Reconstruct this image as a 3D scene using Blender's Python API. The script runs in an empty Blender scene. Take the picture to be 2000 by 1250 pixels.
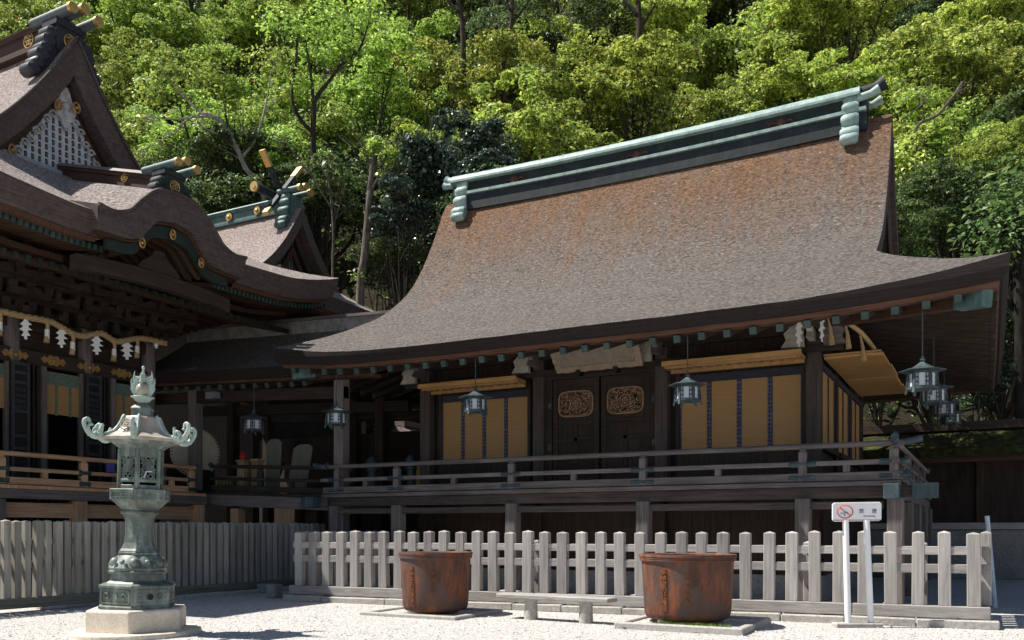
import bpy, bmesh, math, random
import numpy as np
from mathutils import Vector, Matrix
R = math.radians
S = bpy.context.scene
COL = S.collection

# ------------------------------------------------------------------ camera, sky, sun, exposure
YAW = R(28.3)
cam_d = bpy.data.cameras.new("camera")
cam = bpy.data.objects.new("camera", cam_d); COL.objects.link(cam)
cam.location = (0, 0, 1.5); cam.rotation_euler = (R(90), 0, YAW)
cam_d.sensor_width = 36; cam_d.lens = 31.05; cam_d.shift_y = 0.205
cam_d.clip_end = 1000
S.camera = cam
SUN = Vector((-.61, -.26, 1)).normalized()
W = bpy.data.worlds.new("World"); S.world = W; W.use_nodes = True
wn = W.node_tree; bg = wn.nodes["Background"]
sky = wn.nodes.new("ShaderNodeTexSky"); sky.sky_type = 'NISHITA'; sky.sun_disc = False
sky.sun_elevation = math.asin(SUN.z); sky.sun_rotation = math.atan2(SUN.x, SUN.y) % (2 * math.pi)
wn.links.new(sky.outputs[0], bg.inputs[0]); bg.inputs[1].default_value = 0.055
sd = bpy.data.lights.new("sun", 'SUN'); sd.energy = 5.0; sd.angle = R(.5); sd.color = (1, .95, .87)
sun = bpy.data.objects.new("sun", sd); COL.objects.link(sun)
sun.rotation_euler = (-SUN).to_track_quat('-Z', 'Y').to_euler(); sun.location = (-20, -10, 40)
S.view_settings.view_transform = 'Standard'; S.view_settings.look = 'None'
S.view_settings.exposure = 0.75; S.view_settings.gamma = 1
S.cycles.max_bounces = 6; S.cycles.transparent_max_bounces = 4

# ------------------------------------------------------------------ helpers
CY, SY = math.cos(YAW), math.sin(YAW)
def at(px, py, X=None, Y=None, Z=None, t=None):
    """the point of the place seen at pixel (px,py) of the 2000 px photo on the plane X=, Y=, Z= or at depth t"""
    a = (px - 1000) / 1725; b = (1035 - py) / 1725
    dx, dy = a * CY - SY, a * SY + CY
    if X is not None: t = X / dx
    elif Y is not None: t = Y / dy
    elif Z is not None: t = (Z - 1.5) / b
    return Vector((dx * t, dy * t, 1.5 + b * t))

ORG = {}
class MB:
    def __init__(s): s.v = []; s.f = []
    def add(s, vs, fs):
        o = len(s.v); s.v += [tuple(p) for p in vs]; s.f += [tuple(i + o for i in f) for f in fs]; return s
    def box(s, x0, x1, y0, y1, z0, z1):
        return s.add([(x0,y0,z0),(x1,y0,z0),(x1,y1,z0),(x0,y1,z0),(x0,y0,z1),(x1,y0,z1),(x1,y1,z1),(x0,y1,z1)],
                     [(0,3,2,1),(4,5,6,7),(0,1,5,4),(1,2,6,5),(2,3,7,6),(3,0,4,7)])
    def bar(s, p, q, w, h, up=(0,0,1), taper=1):
        p, q = Vector(p), Vector(q); d = (q - p).normalized(); u = Vector(up)
        x = d.cross(u)
        if x.length < 1e-4: x = d.cross(Vector((0,1,0)))
        x.normalize(); y = x.cross(d).normalized()
        vs = []
        for c, k in ((p, 1), (q, taper)):
            for a, b in ((-1,-1),(1,-1),(1,1),(-1,1)): vs.append(c + x*(a*w/2*k) + y*(b*h/2*k))
        return s.add(vs, [(0,3,2,1),(4,5,6,7),(0,1,5,4),(1,2,6,5),(2,3,7,6),(3,0,4,7)])
    def tube(s, pts, r, n=8, cap=True):
        pts = [Vector(p) for p in pts]; m = len(pts)
        rs = r if hasattr(r, '__len__') else [r]*m
        vs = []; prev = None
        for i in range(m):
            d = (pts[min(i+1,m-1)] - pts[max(i-1,0)]).normalized()
            if prev is None:
                x = d.orthogonal().normalized()
            else:
                x = (prev - d*prev.dot(d)).normalized()
            prev = x; y = d.cross(x)
            for k in range(n):
                a = 2*math.pi*k/n; vs.append(pts[i] + (x*math.cos(a) + y*math.sin(a))*rs[i])
        fs = [(i*n+k, i*n+(k+1)%n, (i+1)*n+(k+1)%n, (i+1)*n+k) for i in range(m-1) for k in range(n)]
        if cap: fs += [tuple(range(n))[::-1], tuple((m-1)*n+k for k in range(n))]
        return s.add(vs, fs)
    def lathe(s, prof, n=24, c=(0,0,0), rot=0, cap=True):
        vs = []; m = len(prof)
        for r, z in prof:
            for k in range(n):
                a = rot + 2*math.pi*k/n; vs.append((c[0]+r*math.cos(a), c[1]+r*math.sin(a), c[2]+z))
        fs = [(i*n+k, i*n+(k+1)%n, (i+1)*n+(k+1)%n, (i+1)*n+k) for i in range(m-1) for k in range(n)]
        if cap: fs += [tuple(range(n))[::-1], tuple((m-1)*n+k for k in range(n))]
        return s.add(vs, fs)
    def prism(s, poly, a, b, o=(0,0,0), ex=(1,0,0), ey=(0,0,1), en=(0,1,0)):
        o, ex, ey, en = Vector(o), Vector(ex), Vector(ey), Vector(en); n = len(poly)
        vs = [o + ex*p[0] + ey*p[1] + en*a for p in poly] + [o + ex*p[0] + ey*p[1] + en*b for p in poly]
        return s.add(vs, [tuple(range(n))[::-1], tuple(range(n, 2*n))] + [(i,(i+1)%n,n+(i+1)%n,n+i) for i in range(n)])
    def strip(s, lines, closed=False):
        """quads between successive polylines (each the same number of points)"""
        n = len(lines[0]); m = len(lines); vs = [p for l in lines for p in l]
        fs = [(i*n+k, i*n+k+1, ((i+1)%m)*n+k+1, ((i+1)%m)*n+k) for i in range(m if closed else m-1) for k in range(n-1)]
        return s.add(vs, fs)
    def solid(s, lines):
        """closed ring section swept along: lines is a ring of polylines; ends capped"""
        n = len(lines[0]); m = len(lines); o = len(s.v)
        s.strip(lines, True)
        s.f.append(tuple(o+i*n for i in range(m))); s.f.append(tuple(o+i*n+n-1 for i in range(m))[::-1])
        return s
    def cut(s, pred):
        """drop the faces whose centre satisfies pred"""
        s.f = [f for f in s.f if not pred(sum((Vector(s.v[i]) for i in f), Vector())/len(f))]; return s
    def ball(s, c, r, n=12, sc=(1,1,1)):
        m = max(4, n//2); prof = [(max(.001, math.sin(math.pi*i/m))*r, -math.cos(math.pi*i/m)*r) for i in range(m+1)]
        vs = []; 
        for rr, z in prof:
            for k in range(n):
                a = 2*math.pi*k/n; vs.append((c[0]+rr*math.cos(a)*sc[0], c[1]+rr*math.sin(a)*sc[1], c[2]+z*sc[2]))
        return s.add(vs, [(i*n+k, i*n+(k+1)%n, (i+1)*n+(k+1)%n, (i+1)*n+k) for i in range(m) for k in range(n)])
    def build(s, name, mat, parent=None, smooth=None, bevel=0, seg=1):
        me = bpy.data.meshes.new(name)
        org = ORG.get(parent.name, Vector()) if parent else Vector()
        me.from_pydata([(p[0]-org.x, p[1]-org.y, p[2]-org.z) for p in s.v], [], s.f)
        bm = bmesh.new(); bm.from_mesh(me); bmesh.ops.recalc_face_normals(bm, faces=bm.faces[:]); bm.to_mesh(me); bm.free()
        if smooth is not None:
            me.shade_smooth(); me.set_sharp_from_angle(angle=R(smooth))
        me.materials.append(mat)
        o = bpy.data.objects.new(name, me); COL.objects.link(o)
        if parent: o.parent = parent; ORG[o.name] = org
        else: ORG[o.name] = Vector()
        if bevel:
            b = o.modifiers.new("bevel", 'BEVEL'); b.width = bevel; b.segments = seg; b.limit_method = 'ANGLE'; b.angle_limit = R(40)
        return o

def tag(o, label=None, cat=None, group=None, kind=None):
    if label: o['label'] = label
    if cat: o['category'] = cat
    if group: o['group'] = group
    if kind: o['kind'] = kind
    return o
def root(name, loc, label, cat, group=None):
    o = bpy.data.objects.new(name, None); COL.objects.link(o); o.location = loc; o.empty_display_size = .3
    ORG[o.name] = Vector(loc); return tag(o, label, cat, group)
def copy_tree(o, parent=None):
    c = o.copy(); COL.objects.link(c); c.parent = parent
    for ch in [x for x in o.children]: copy_tree(ch, c)
    return c
def cop(o, parent, loc=None, rz=None, sc=None):
    """a copy of one part (and its sub-parts) under parent"""
    c = o.copy(); COL.objects.link(c); c.parent = parent
    if loc is not None: c.location = loc
    if rz is not None: c.rotation_euler = (0, 0, rz)
    if sc is not None: c.scale = sc
    ORG[c.name] = ORG.get(parent.name, Vector())
    for ch in list(o.children): 
        d = ch.copy(); COL.objects.link(d); d.parent = c
    return c
def interp(xs, ys):
    """smooth monotone-ish curve through points"""
    xs = np.array(xs, float); ys = np.array(ys, float); d = np.diff(ys)/np.diff(xs)
    m = np.zeros(len(xs)); m[0] = d[0]; m[-1] = d[-1]
    for i in range(1, len(xs)-1): m[i] = 0 if d[i-1]*d[i] <= 0 else 2*d[i-1]*d[i]/(d[i-1]+d[i])
    def f(x):
        x = min(max(x, xs[0]), xs[-1]); i = min(int(np.searchsorted(xs, x, 'right'))-1, len(xs)-2)
        h = xs[i+1]-xs[i]; t = (x-xs[i])/h
        return float((1+2*t)*(1-t)**2*ys[i] + t*(1-t)**2*h*m[i] + t*t*(3-2*t)*ys[i+1] + t*t*(t-1)*h*m[i+1])
    return f
def lin(a, b, n): return [a + (b-a)*i/(n-1) for i in range(n)]
def smooth_path(pts, k=4):
    pts = [Vector(p) for p in pts]; out = []
    for i in range(len(pts)-1):
        p0 = pts[max(i-1,0)]; p1 = pts[i]; p2 = pts[i+1]; p3 = pts[min(i+2,len(pts)-1)]
        for j in range(k):
            t = j/k; out.append(.5*((2*p1)+(p2-p0)*t+(2*p0-5*p1+4*p2-p3)*t*t+(3*p1-p0-3*p2+p3)*t**3))
    out.append(pts[-1]); return out

# ------------------------------------------------------------------ materials
def new_mat(name, rough=.7, spec=.3, metal=0):
    m = bpy.data.materials.new(name); m.use_nodes = True; nt = m.node_tree; b = nt.nodes["Principled BSDF"]
    b.inputs["Roughness"].default_value = rough; b.inputs["Specular IOR Level"].default_value = spec; b.inputs["Metallic"].default_value = metal
    return m, nt, b
def nd(nt, typ, **kw):
    n = nt.nodes.new("ShaderNode" + typ)
    for k, v in kw.items():
        if k.startswith("i_"):
            key = k[2:]; key = int(key) if key.isdigit() else key.replace("_", " ")
            if isinstance(v, bpy.types.NodeSocket): nt.links.new(v, n.inputs[key])
            else: n.inputs[key].default_value = v
        else: setattr(n, k, v)
    return n
def coords(nt, scale=(1,1,1), kind="Object", rot=(0,0,0)):
    tc = nd(nt, "TexCoord"); mp = nd(nt, "Mapping", i_Vector=tc.outputs[kind]); mp.inputs["Scale"].default_value = scale
    mp.inputs["Rotation"].default_value = rot
    return mp.outputs[0]
def noise(nt, vec, scale, detail=4, rough=.6, dist=0):
    return nd(nt, "TexNoise", i_Vector=vec, i_Scale=scale, i_Detail=detail, i_Roughness=rough, i_Distortion=dist).outputs[0]
def ramp(nt, fac, stops, interp='LINEAR'):
    n = nd(nt, "ValToRGB", i_Fac=fac); cr = n.color_ramp; cr.interpolation = interp
    while len(cr.elements) < len(stops): cr.elements.new(.5)
    for e, (p, c) in zip(cr.elements, stops):
        e.position = p; e.color = tuple(c)+(1,) if len(c) == 3 else c
    return n.outputs[0]
def mix(nt, fac, a, b, mode='MIX'):
    n = nd(nt, "Mix", data_type='RGBA', blend_type=mode)
    for i, v in ((0, fac), (6, a), (7, b)):
        if isinstance(v, bpy.types.NodeSocket): nt.links.new(v, n.inputs[i])
        elif i == 0: n.inputs[i].default_value = v
        else: n.inputs[i].default_value = tuple(v)+(1,) if len(v) == 3 else v
    return n.outputs[2]
def mth(nt, op, a, b=0.0, clamp=False):
    n = nd(nt, "Math", operation=op, use_clamp=clamp)
    for i, v in ((0, a), (1, b)):
        if isinstance(v, bpy.types.NodeSocket): nt.links.new(v, n.inputs[i])
        else: n.inputs[i].default_value = v
    return n.outputs[0]
def bump(nt, b, h, strength=.3, dist=.02):
    n = nd(nt, "Bump", i_Height=h, i_Strength=strength, i_Distance=dist); nt.links.new(n.outputs[0], b.inputs["Normal"])
def setc(nt, b, c): nt.links.new(c, b.inputs["Base Color"])
def objrand(nt): return nd(nt, "ObjectInfo").outputs["Random"]

def simple(name, c, rough=.6, spec=.3, metal=0, var=.15, scale=8, bmp=.1):
    m, nt, b = new_mat(name, rough, spec, metal); v = coords(nt)
    n = noise(nt, v, scale, 5)
    c = np.array(c); setc(nt, b, ramp(nt, n, [(.3, c*(1-var)), (.7, np.minimum(1, c*(1+var)))]))
    if bmp: bump(nt, b, n, bmp)
    return m
def wood(name, c0, c1, axis=0, rough=.75, grain=1.0, blotch=.35, spec=.25):
    """weathered timber with grain along one axis, tone varying from piece to piece"""
    m, nt, b = new_mat(name, rough, spec)
    sc = [26*grain]*3; sc[axis] = 1.1*grain
    v = coords(nt, sc); n1 = noise(nt, v, 1, 6, .65, .4)
    n2 = noise(nt, coords(nt), .9, 4, .6)
    r = objrand(nt)
    f = mth(nt, 'ADD', mth(nt, 'MULTIPLY', n1, .7), mth(nt, 'MULTIPLY', n2, .3))
    c0, c1 = np.array(c0), np.array(c1)
    col = ramp(nt, f, [(.30, c0*.55), (.42, c0), (.62, c1)])
    tone = mth(nt, 'ADD', mth(nt, 'MULTIPLY', r, blotch), 1-blotch/2)
    hsv = nd(nt, "HueSaturation", i_Color=col, i_Value=tone)
    setc(nt, b, hsv.outputs[0]); bump(nt, b, n1, .25, .01)
    return m
DK0, DK1 = (.024,.018,.014), (.056,.040,.030)
dark_x = wood("dark_timber_x", DK0, DK1, 0); dark_y = wood("dark_timber_y", DK0, DK1, 1); dark_z = wood("dark_timber_z", DK0, DK1, 2)
G0, G1 = (.27,.252,.24), (.415,.392,.37)
grey_x = wood("grey_timber_x", G0, G1, 0); grey_y = wood("grey_timber_y", G0, G1, 1); grey_z = wood("grey_timber_z", G0, G1, 2, blotch=.5)
A0, A1 = (.11,.093,.09), (.205,.178,.17)
aged_x = wood("aged_timber_x", A0, A1, 0); aged_y = wood("aged_timber_y", A0, A1, 1); aged_z = wood("aged_timber_z", A0, A1, 2)
U0, U1 = (.050,.040,.036), (.105,.086,.078)
umber_z = wood("umber_timber_z", U0, U1, 2); umber_shade_x = wood("umber_shade_timber_x", U0, U1, 0)  # the x grain goes on beams whose dark colour stands in for shade
N0, N1 = (.40,.23,.13), (.60,.38,.23)
new_x = wood("pale_timber_x", N0, N1, 0, .6); new_y = wood("pale_timber_y", N0, N1, 1, .6); new_z = wood("pale_timber_z", N0, N1, 2, .6)
red_x = wood("red_brown_timber_x", (.058,.028,.018), (.11,.052,.032), 0); red_y = wood("red_brown_timber_y", (.045,.024,.016), (.085,.045,.028), 1)
green_black = simple("green_black_lacquer", (.016,.026,.022), .55, .3, 0, .3, 12, .1)
shut_x = wood("honey_timber_x", (.36,.20,.075), (.52,.31,.13), 0, .6, blotch=.1); shut_y = wood("honey_timber_y", (.30,.17,.07), (.44,.265,.12), 1, .6, blotch=.1)
fence_grn = wood("mossy_timber_z", (.26,.243,.21), (.42,.395,.345), 2, blotch=.45)
fence_gry = wood("mossy_timber_y", (.15,.15,.11), (.26,.25,.20), 1, blotch=.3)

def bark_roof(name, base, warm, zlo, zhi, sc=1.0):
    m, nt, b = new_mat(name, .85, .25)
    v = coords(nt, (7.5*sc, 13*sc, 13*sc)); n1 = noise(nt, v, 1.6, 8, .78, .3)
    v2 = coords(nt, (9*sc, 20*sc, 20*sc)); n2 = noise(nt, v2, 2.2, 4, .8)
    big = noise(nt, coords(nt), .55, 5, .6)
    base = np.array(base); warm = np.array(warm)
    grey = ramp(nt, n1, [(.37, base*.18), (.46, base*.8), (.53, base*1.25), (.61, base*2.2)])
    org = ramp(nt, n1, [(.37, warm*.25), (.46, warm*.82), (.53, warm*1.2), (.61, warm*1.8)])
    sep = nd(nt, "SeparateXYZ", i_Vector=coords(nt))
    zz = nd(nt, "MapRange", i_Value=sep.outputs[2], i_1=zlo, i_2=zhi).outputs[0]
    st = noise(nt, coords(nt, (3.2, .16, .16)), 1.0, 6, .7)
    f = mth(nt, 'ADD', zz, mth(nt, 'MULTIPLY', mth(nt, 'SUBTRACT', mth(nt, 'ADD', mth(nt, 'MULTIPLY', big, .45), st), .72), 1.25))
    f = mth(nt, 'MULTIPLY', nd(nt, "MapRange", i_Value=f, i_1=.14, i_2=.92).outputs[0], .95)
    col = mix(nt, f, grey, org)
    lich = ramp(nt, noise(nt, coords(nt), 1.7, 6, .7), [(.52, (0,0,0)), (.68, (1,1,1))])
    col = mix(nt, mth(nt, 'MULTIPLY', lich, .35), col, base*1.55)
    vo = nd(nt, "TexVoronoi", i_Vector=coords(nt), i_Scale=2.6, feature='F1')
    spk = mth(nt, 'LESS_THAN', vo.outputs["Distance"], .055)
    col = mix(nt, mth(nt, 'MULTIPLY', spk, .8), col, (.62,.60,.55))
    setc(nt, b, col)
    cw = nd(nt, "TexWave", i_Vector=coords(nt), wave_type='BANDS', bands_direction='Z', wave_profile='SAW', i_Scale=2.4, i_Distortion=1.2, i_Detail=3.0, i_Detail_Scale=2.2).outputs[1]
    hv = nd(nt, "HueSaturation", i_Color=col, i_Value=mth(nt, 'ADD', mth(nt, 'MULTIPLY', cw, .12), .94)); setc(nt, b, hv.outputs[0])
    h = mth(nt, 'ADD', mth(nt, 'ADD', n1, mth(nt, 'MULTIPLY', n2, .8)), mth(nt, 'MULTIPLY', cw, .18)); bump(nt, b, h, 1.0, .08)
    return m
def bark_edge(name, c):
    m, nt, b = new_mat(name, .8, .25); c = np.array(c)
    n = noise(nt, coords(nt, (1.2, 1.2, 60)), 1, 4, .7); n2 = noise(nt, coords(nt), 9, 4)
    f = mth(nt, 'ADD', mth(nt, 'MULTIPLY', n, .65), mth(nt, 'MULTIPLY', n2, .35))
    setc(nt, b, ramp(nt, f, [(.35, c*.5), (.5, c), (.68, c*1.6)])); bump(nt, b, f, .5, .02)
    return m
bark = bark_roof("cypress_bark_grey", (.174,.153,.138), (.235,.128,.068), 7.2, 11.6)
bark_main = bark_roof("cypress_bark_mauve", (.37,.315,.295), (.36,.27,.21), 11.5, 16.0)
edge_dark = bark_edge("bark_edge_black", (.020,.015,.014))
edge_main = bark_edge("bark_edge_mauve", (.082,.062,.058))

def copper(name, c0, c1, c2, rough=.55):
    m, nt, b = new_mat(name, rough, .4); v = coords(nt)
    n = noise(nt, v, 3.2, 7, .65); n2 = noise(nt, coords(nt, (5,5,.7)), 2, 5, .6)
    f = mth(nt, 'ADD', mth(nt, 'MULTIPLY', n, .6), mth(nt, 'MULTIPLY', n2, .4))
    setc(nt, b, ramp(nt, f, [(.33, c0), (.5, c1), (.66, c2)])); bump(nt, b, n, .15, .01)
    return m
cop_light = copper("copper_pale_verdigris", (.13,.20,.185), (.25,.35,.33), (.38,.48,.45))
cop_dark = copper("copper_dark_sheet", (.008,.013,.015), (.015,.022,.025), (.030,.045,.046), .7)
cop_tip = copper("copper_rafter_tip", (.02,.036,.033), (.034,.06,.054), (.06,.10,.09))
cop_deep = copper("copper_deep_cap", (.012,.030,.030), (.022,.052,.050), (.045,.09,.085))
cop_mid = copper("copper_fitting", (.035,.07,.068), (.065,.125,.118), (.12,.20,.185))
cop_blue = copper("copper_blue_fitting", (.022,.038,.045), (.042,.068,.078), (.085,.13,.14))
bronze = copper("bronze_verdigris", (.042,.054,.046), (.115,.142,.124), (.30,.36,.325), .46)
bronze_scroll = copper("bronze_scroll_pale", (.18,.25,.22), (.36,.45,.41), (.56,.64,.60), .5)
bronze_cap = copper("bronze_cap_buff", (.20,.175,.145), (.37,.325,.27), (.50,.45,.385), .4)
lantern_metal = copper("lantern_iron_green", (.02,.03,.033), (.045,.065,.072), (.09,.13,.14), .5)
gold = simple("gilt_metal", (.62,.40,.14), .45, .5, .85, .2, 20, .2)
gold_dull = simple("gilt_openwork", (.42,.25,.09), .45, .5, .6, .5, 30, .5)
blackm = simple("black_metal", (.012,.011,.010), .5, .4, .2, .3, 12, .2)
black_in = simple("unlit_interior", (.008,.007,.006), .9, .1, 0, .3, 4, 0)  # near-black colour stands in for unlit depth
ridge_brown = wood("ridge_brown_sheet", (.06,.032,.026), (.11,.062,.05), 0)
white_panel = simple("milk_glass", (.52,.56,.62), .3, .4, 0, .04, 6, 0)
white_paint = simple("white_enamel", (.82,.83,.84), .35, .45, 0, .05, 4, .03)
white_lattice = simple("whitened_lattice", (.44,.465,.52), .7, .2, 0, .22, 14, .1)
grey_carve = simple("grey_carving", (.42,.42,.43), .7, .2, 0, .35, 9, .4)
white_wash = simple("white_beam_end", (.42,.39,.34), .7, .2, 0, .25, 14, .4)
paper = simple("white_paper", (.80,.80,.80), .7, .1, 0, .04, 8, .05)
straw = simple("rice_straw", (.42,.30,.16), .85, .1, 0, .35, 40, .6)
cloth_blue = simple("navy_tape", (.042,.044,.060), .9, .1, 0, .3, 30, .1)
cloth_green = simple("green_drape", (.008,.075,.045), .9, .1, 0, .4, 5, .2)
cloth_sage = simple("sage_brocade", (.13,.17,.13), .9, .1, 0, .4, 22, .2)
tan_board = wood("tan_board_z", (.30,.20,.11), (.46,.33,.20), 2, .7)
drum_skin = simple("drum_skin", (.55,.49,.38), .6, .3, 0, .12, 3, .05)
red_cloth = simple("red_cloth", (.42,.03,.03), .8, .2, 0, .2, 6, .1)
red_ink = simple("red_print", (.72,.10,.09), .5, .3, 0, .05, 5, 0)
black_ink = simple("grey_print", (.10,.10,.13), .5, .3, 0, .05, 5, 0)
violet = simple("violet_banner", (.13,.12,.42), .8, .2, 0, .2, 5, 0)

def stone(name, c, scale=30, var=.3, stain=.5, sc=(.12,.10,.08)):
    m, nt, b = new_mat(name, .85, .2); v = coords(nt)
    n = noise(nt, v, scale, 5, .7); n2 = noise(nt, v, 1.6, 6, .65); c = np.array(c)
    col = ramp(nt, n, [(.3, c*(1-var)), (.5, c), (.7, np.minimum(.85, c*(1+var)))])
    s = ramp(nt, n2, [(.52, (0,0,0)), (.75, (1,1,1))])
    setc(nt, b, mix(nt, mth(nt, 'MULTIPLY', s, stain), col, sc)); bump(nt, b, n, .35, .01)
    return m
granite = stone("pale_granite", (.66,.59,.49), 30, .2, .35, (.25,.20,.16)); kerb_stone = stone("weathered_kerb", (.40,.38,.35), 22, .3, .55, (.17,.155,.135))
wall_stone = stone("wall_granite", (.26,.26,.25), 14, .3, .5)
def rust_mat(name):
    m, nt, b = new_mat(name, .75, .3); v = coords(nt, (2.2,2.2,.6))
    n = noise(nt, v, 2.3, 9, .74, .1); n2 = noise(nt, coords(nt), 28, 5, .7); n3 = noise(nt, coords(nt, (4,4,.5)), 1.7, 5, .6)
    col = ramp(nt, n, [(.32, (.034,.026,.025)), (.44, (.065,.036,.030)), (.54, (.16,.058,.034)), (.66, (.29,.10,.044)), (.78, (.36,.17,.08))])
    n4 = noise(nt, coords(nt), 2.1, 4, .55)
    col = mix(nt, ramp(nt, n3, [(.5,(0,0,0)),(.70,(.8,.8,.8))]), col, (.060,.040,.036))
    col = mix(nt, ramp(nt, n4, [(.53,(0,0,0)),(.60,(.85,.85,.85))]), col, (.085,.070,.068))
    col = mix(nt, mth(nt, 'MULTIPLY', n2, .5), col, (.16,.07,.04))
    gi = nd(nt, "NewGeometry")
    setc(nt, b, col); bump(nt, b, mth(nt, 'ADD', n2, n), .45, .015)
    return m
rust = rust_mat("rusted_cast_iron")

def blind_mat(name, c0, c1):
    m, nt, b = new_mat(name, .7, .2)
    w = nd(nt, "TexWave", i_Vector=coords(nt), wave_type='BANDS', bands_direction='Z', i_Scale=14.0, i_Distortion=.3, i_Detail=1.0).outputs[1]
    n = noise(nt, coords(nt, (1,1,30)), 1.4, 4, .6)
    f = mth(nt, 'ADD', mth(nt, 'MULTIPLY', w, .35), mth(nt, 'MULTIPLY', n, .65))
    setc(nt, b, ramp(nt, f, [(.3, c0), (.65, c1)])); bump(nt, b, w, .2, .01)
    return m
blind = blind_mat("bamboo_blind", (.30,.172,.070), (.41,.25,.115))
def tape_mat(name):
    m, nt, b = new_mat(name, .85, .1)
    v = nd(nt, "TexVoronoi", i_Vector=coords(nt, (18,18,11)), i_Scale=1.0, i_Randomness=.15).outputs["Distance"]
    setc(nt, b, ramp(nt, v, [(.24, (.20,.20,.26)), (.36, (.075,.078,.115)), (.6, (.048,.048,.075))]))
    return m
tape = tape_mat("patterned_tape")

def gravel_mat(name):
    m, nt, b = new_mat(name, .9, .2); v = coords(nt)
    vo = nd(nt, "TexVoronoi", i_Vector=v, i_Scale=46.0); vo2 = nd(nt, "TexVoronoi", i_Vector=v, i_Scale=15.0)
    sepc = nd(nt, "SeparateColor", i_Color=vo.outputs["Color"]).outputs[0]
    col = ramp(nt, sepc, [(0, (.28,.27,.26)), (.25, (.43,.42,.40)), (.6, (.57,.56,.54)), (1, (.70,.69,.67))])
    dk = mth(nt, 'LESS_THAN', nd(nt, "SeparateColor", i_Color=vo2.outputs["Color"]).outputs[1], .055)
    dk = mth(nt, 'MULTIPLY', dk, mth(nt, 'LESS_THAN', vo2.outputs["Distance"], .35))
    col = mix(nt, mth(nt, 'MULTIPLY', dk, .8), col, (.10,.08,.07))
    big = noise(nt, v, .35, 5, .6)
    col = mix(nt, ramp(nt, big, [(.45,(0,0,0)),(.7,(.5,.5,.5))]), col, (.47,.44,.40))
    setc(nt, b, col); bump(nt, b, mth(nt, 'SUBTRACT', 1.0, vo.outputs["Distance"]), .8, .03)
    return m
gravel_m = gravel_mat("white_gravel")
def soil_mat(name):
    m, nt, b = new_mat(name, .95, .1); v = coords(nt)
    n = noise(nt, v, 1.2, 8, .7); n2 = noise(nt, v, 12, 5, .7)
    col = ramp(nt, mth(nt, 'ADD', mth(nt,'MULTIPLY',n,.5), mth(nt,'MULTIPLY',n2,.5)), [(.35, (.012,.011,.008)), (.5, (.035,.030,.018)), (.65, (.06,.055,.03))])
    setc(nt, b, col); bump(nt, b, n2, .8, .2); return m
soil = soil_mat("forest_floor")
def moss_mat(name):
    m, nt, b = new_mat(name, .95, .1); n = noise(nt, coords(nt), 3.5, 7, .7)
    setc(nt, b, ramp(nt, n, [(.38, (.020,.017,.012)), (.52, (.036,.040,.014)), (.72, (.10,.115,.026))])); bump(nt, b, noise(nt, coords(nt), 25, 4), .8, .05); return m
moss = moss_mat("mossy_bark")
def trunk_mat(name, c):
    m, nt, b = new_mat(name, .9, .1); c = np.array(c); n = noise(nt, coords(nt, (6,6,1.2)), 1.5, 6, .7)
    setc(nt, b, ramp(nt, n, [(.35, c*.45), (.5, c), (.66, c*1.6)])); bump(nt, b, n, .6, .05); return m
trunk_brown = trunk_mat("tree_bark_brown", (.055,.043,.034)); trunk_grey = trunk_mat("tree_bark_grey", (.135,.115,.095)); trunk_shade_dark = trunk_mat("tree_bark_shade_dark", (.022,.019,.016)); trunk_pale = trunk_mat("tree_bark_pale", (.30,.27,.23))  # the dark one is bark darkened to stand in for shade
def leaf_mat(name, trans=.34, rough=.5, spec=.36, hue=.012):
    """leaf colours come from each leaf's own tint"""
    m, nt, b = new_mat(name, rough, spec)
    at_ = nd(nt, "Attribute", attribute_name="tint")
    r = objrand(nt)
    hsv = nd(nt, "HueSaturation", i_Color=at_.outputs["Color"], i_Hue=mth(nt, 'ADD', mth(nt, 'MULTIPLY', r, hue*2), .5-hue), i_Value=mth(nt, 'ADD', mth(nt, 'MULTIPLY', r, .45), .78))
    setc(nt, b, hsv.outputs[0])
    tr = nd(nt, "BsdfTranslucent", i_Color=hsv.outputs[0]); ms = nd(nt, "MixShader", i_0=trans)
    nt.links.new(b.outputs[0], ms.inputs[1]); nt.links.new(tr.outputs[0], ms.inputs[2])
    nt.links.new(ms.outputs[0], nt.nodes["Material Output"].inputs[0]); return m
leaf_soft = leaf_mat("broad_leaf"); leaf_gloss = leaf_mat("glossy_leaf", .12, .30, .7, .01)

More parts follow.
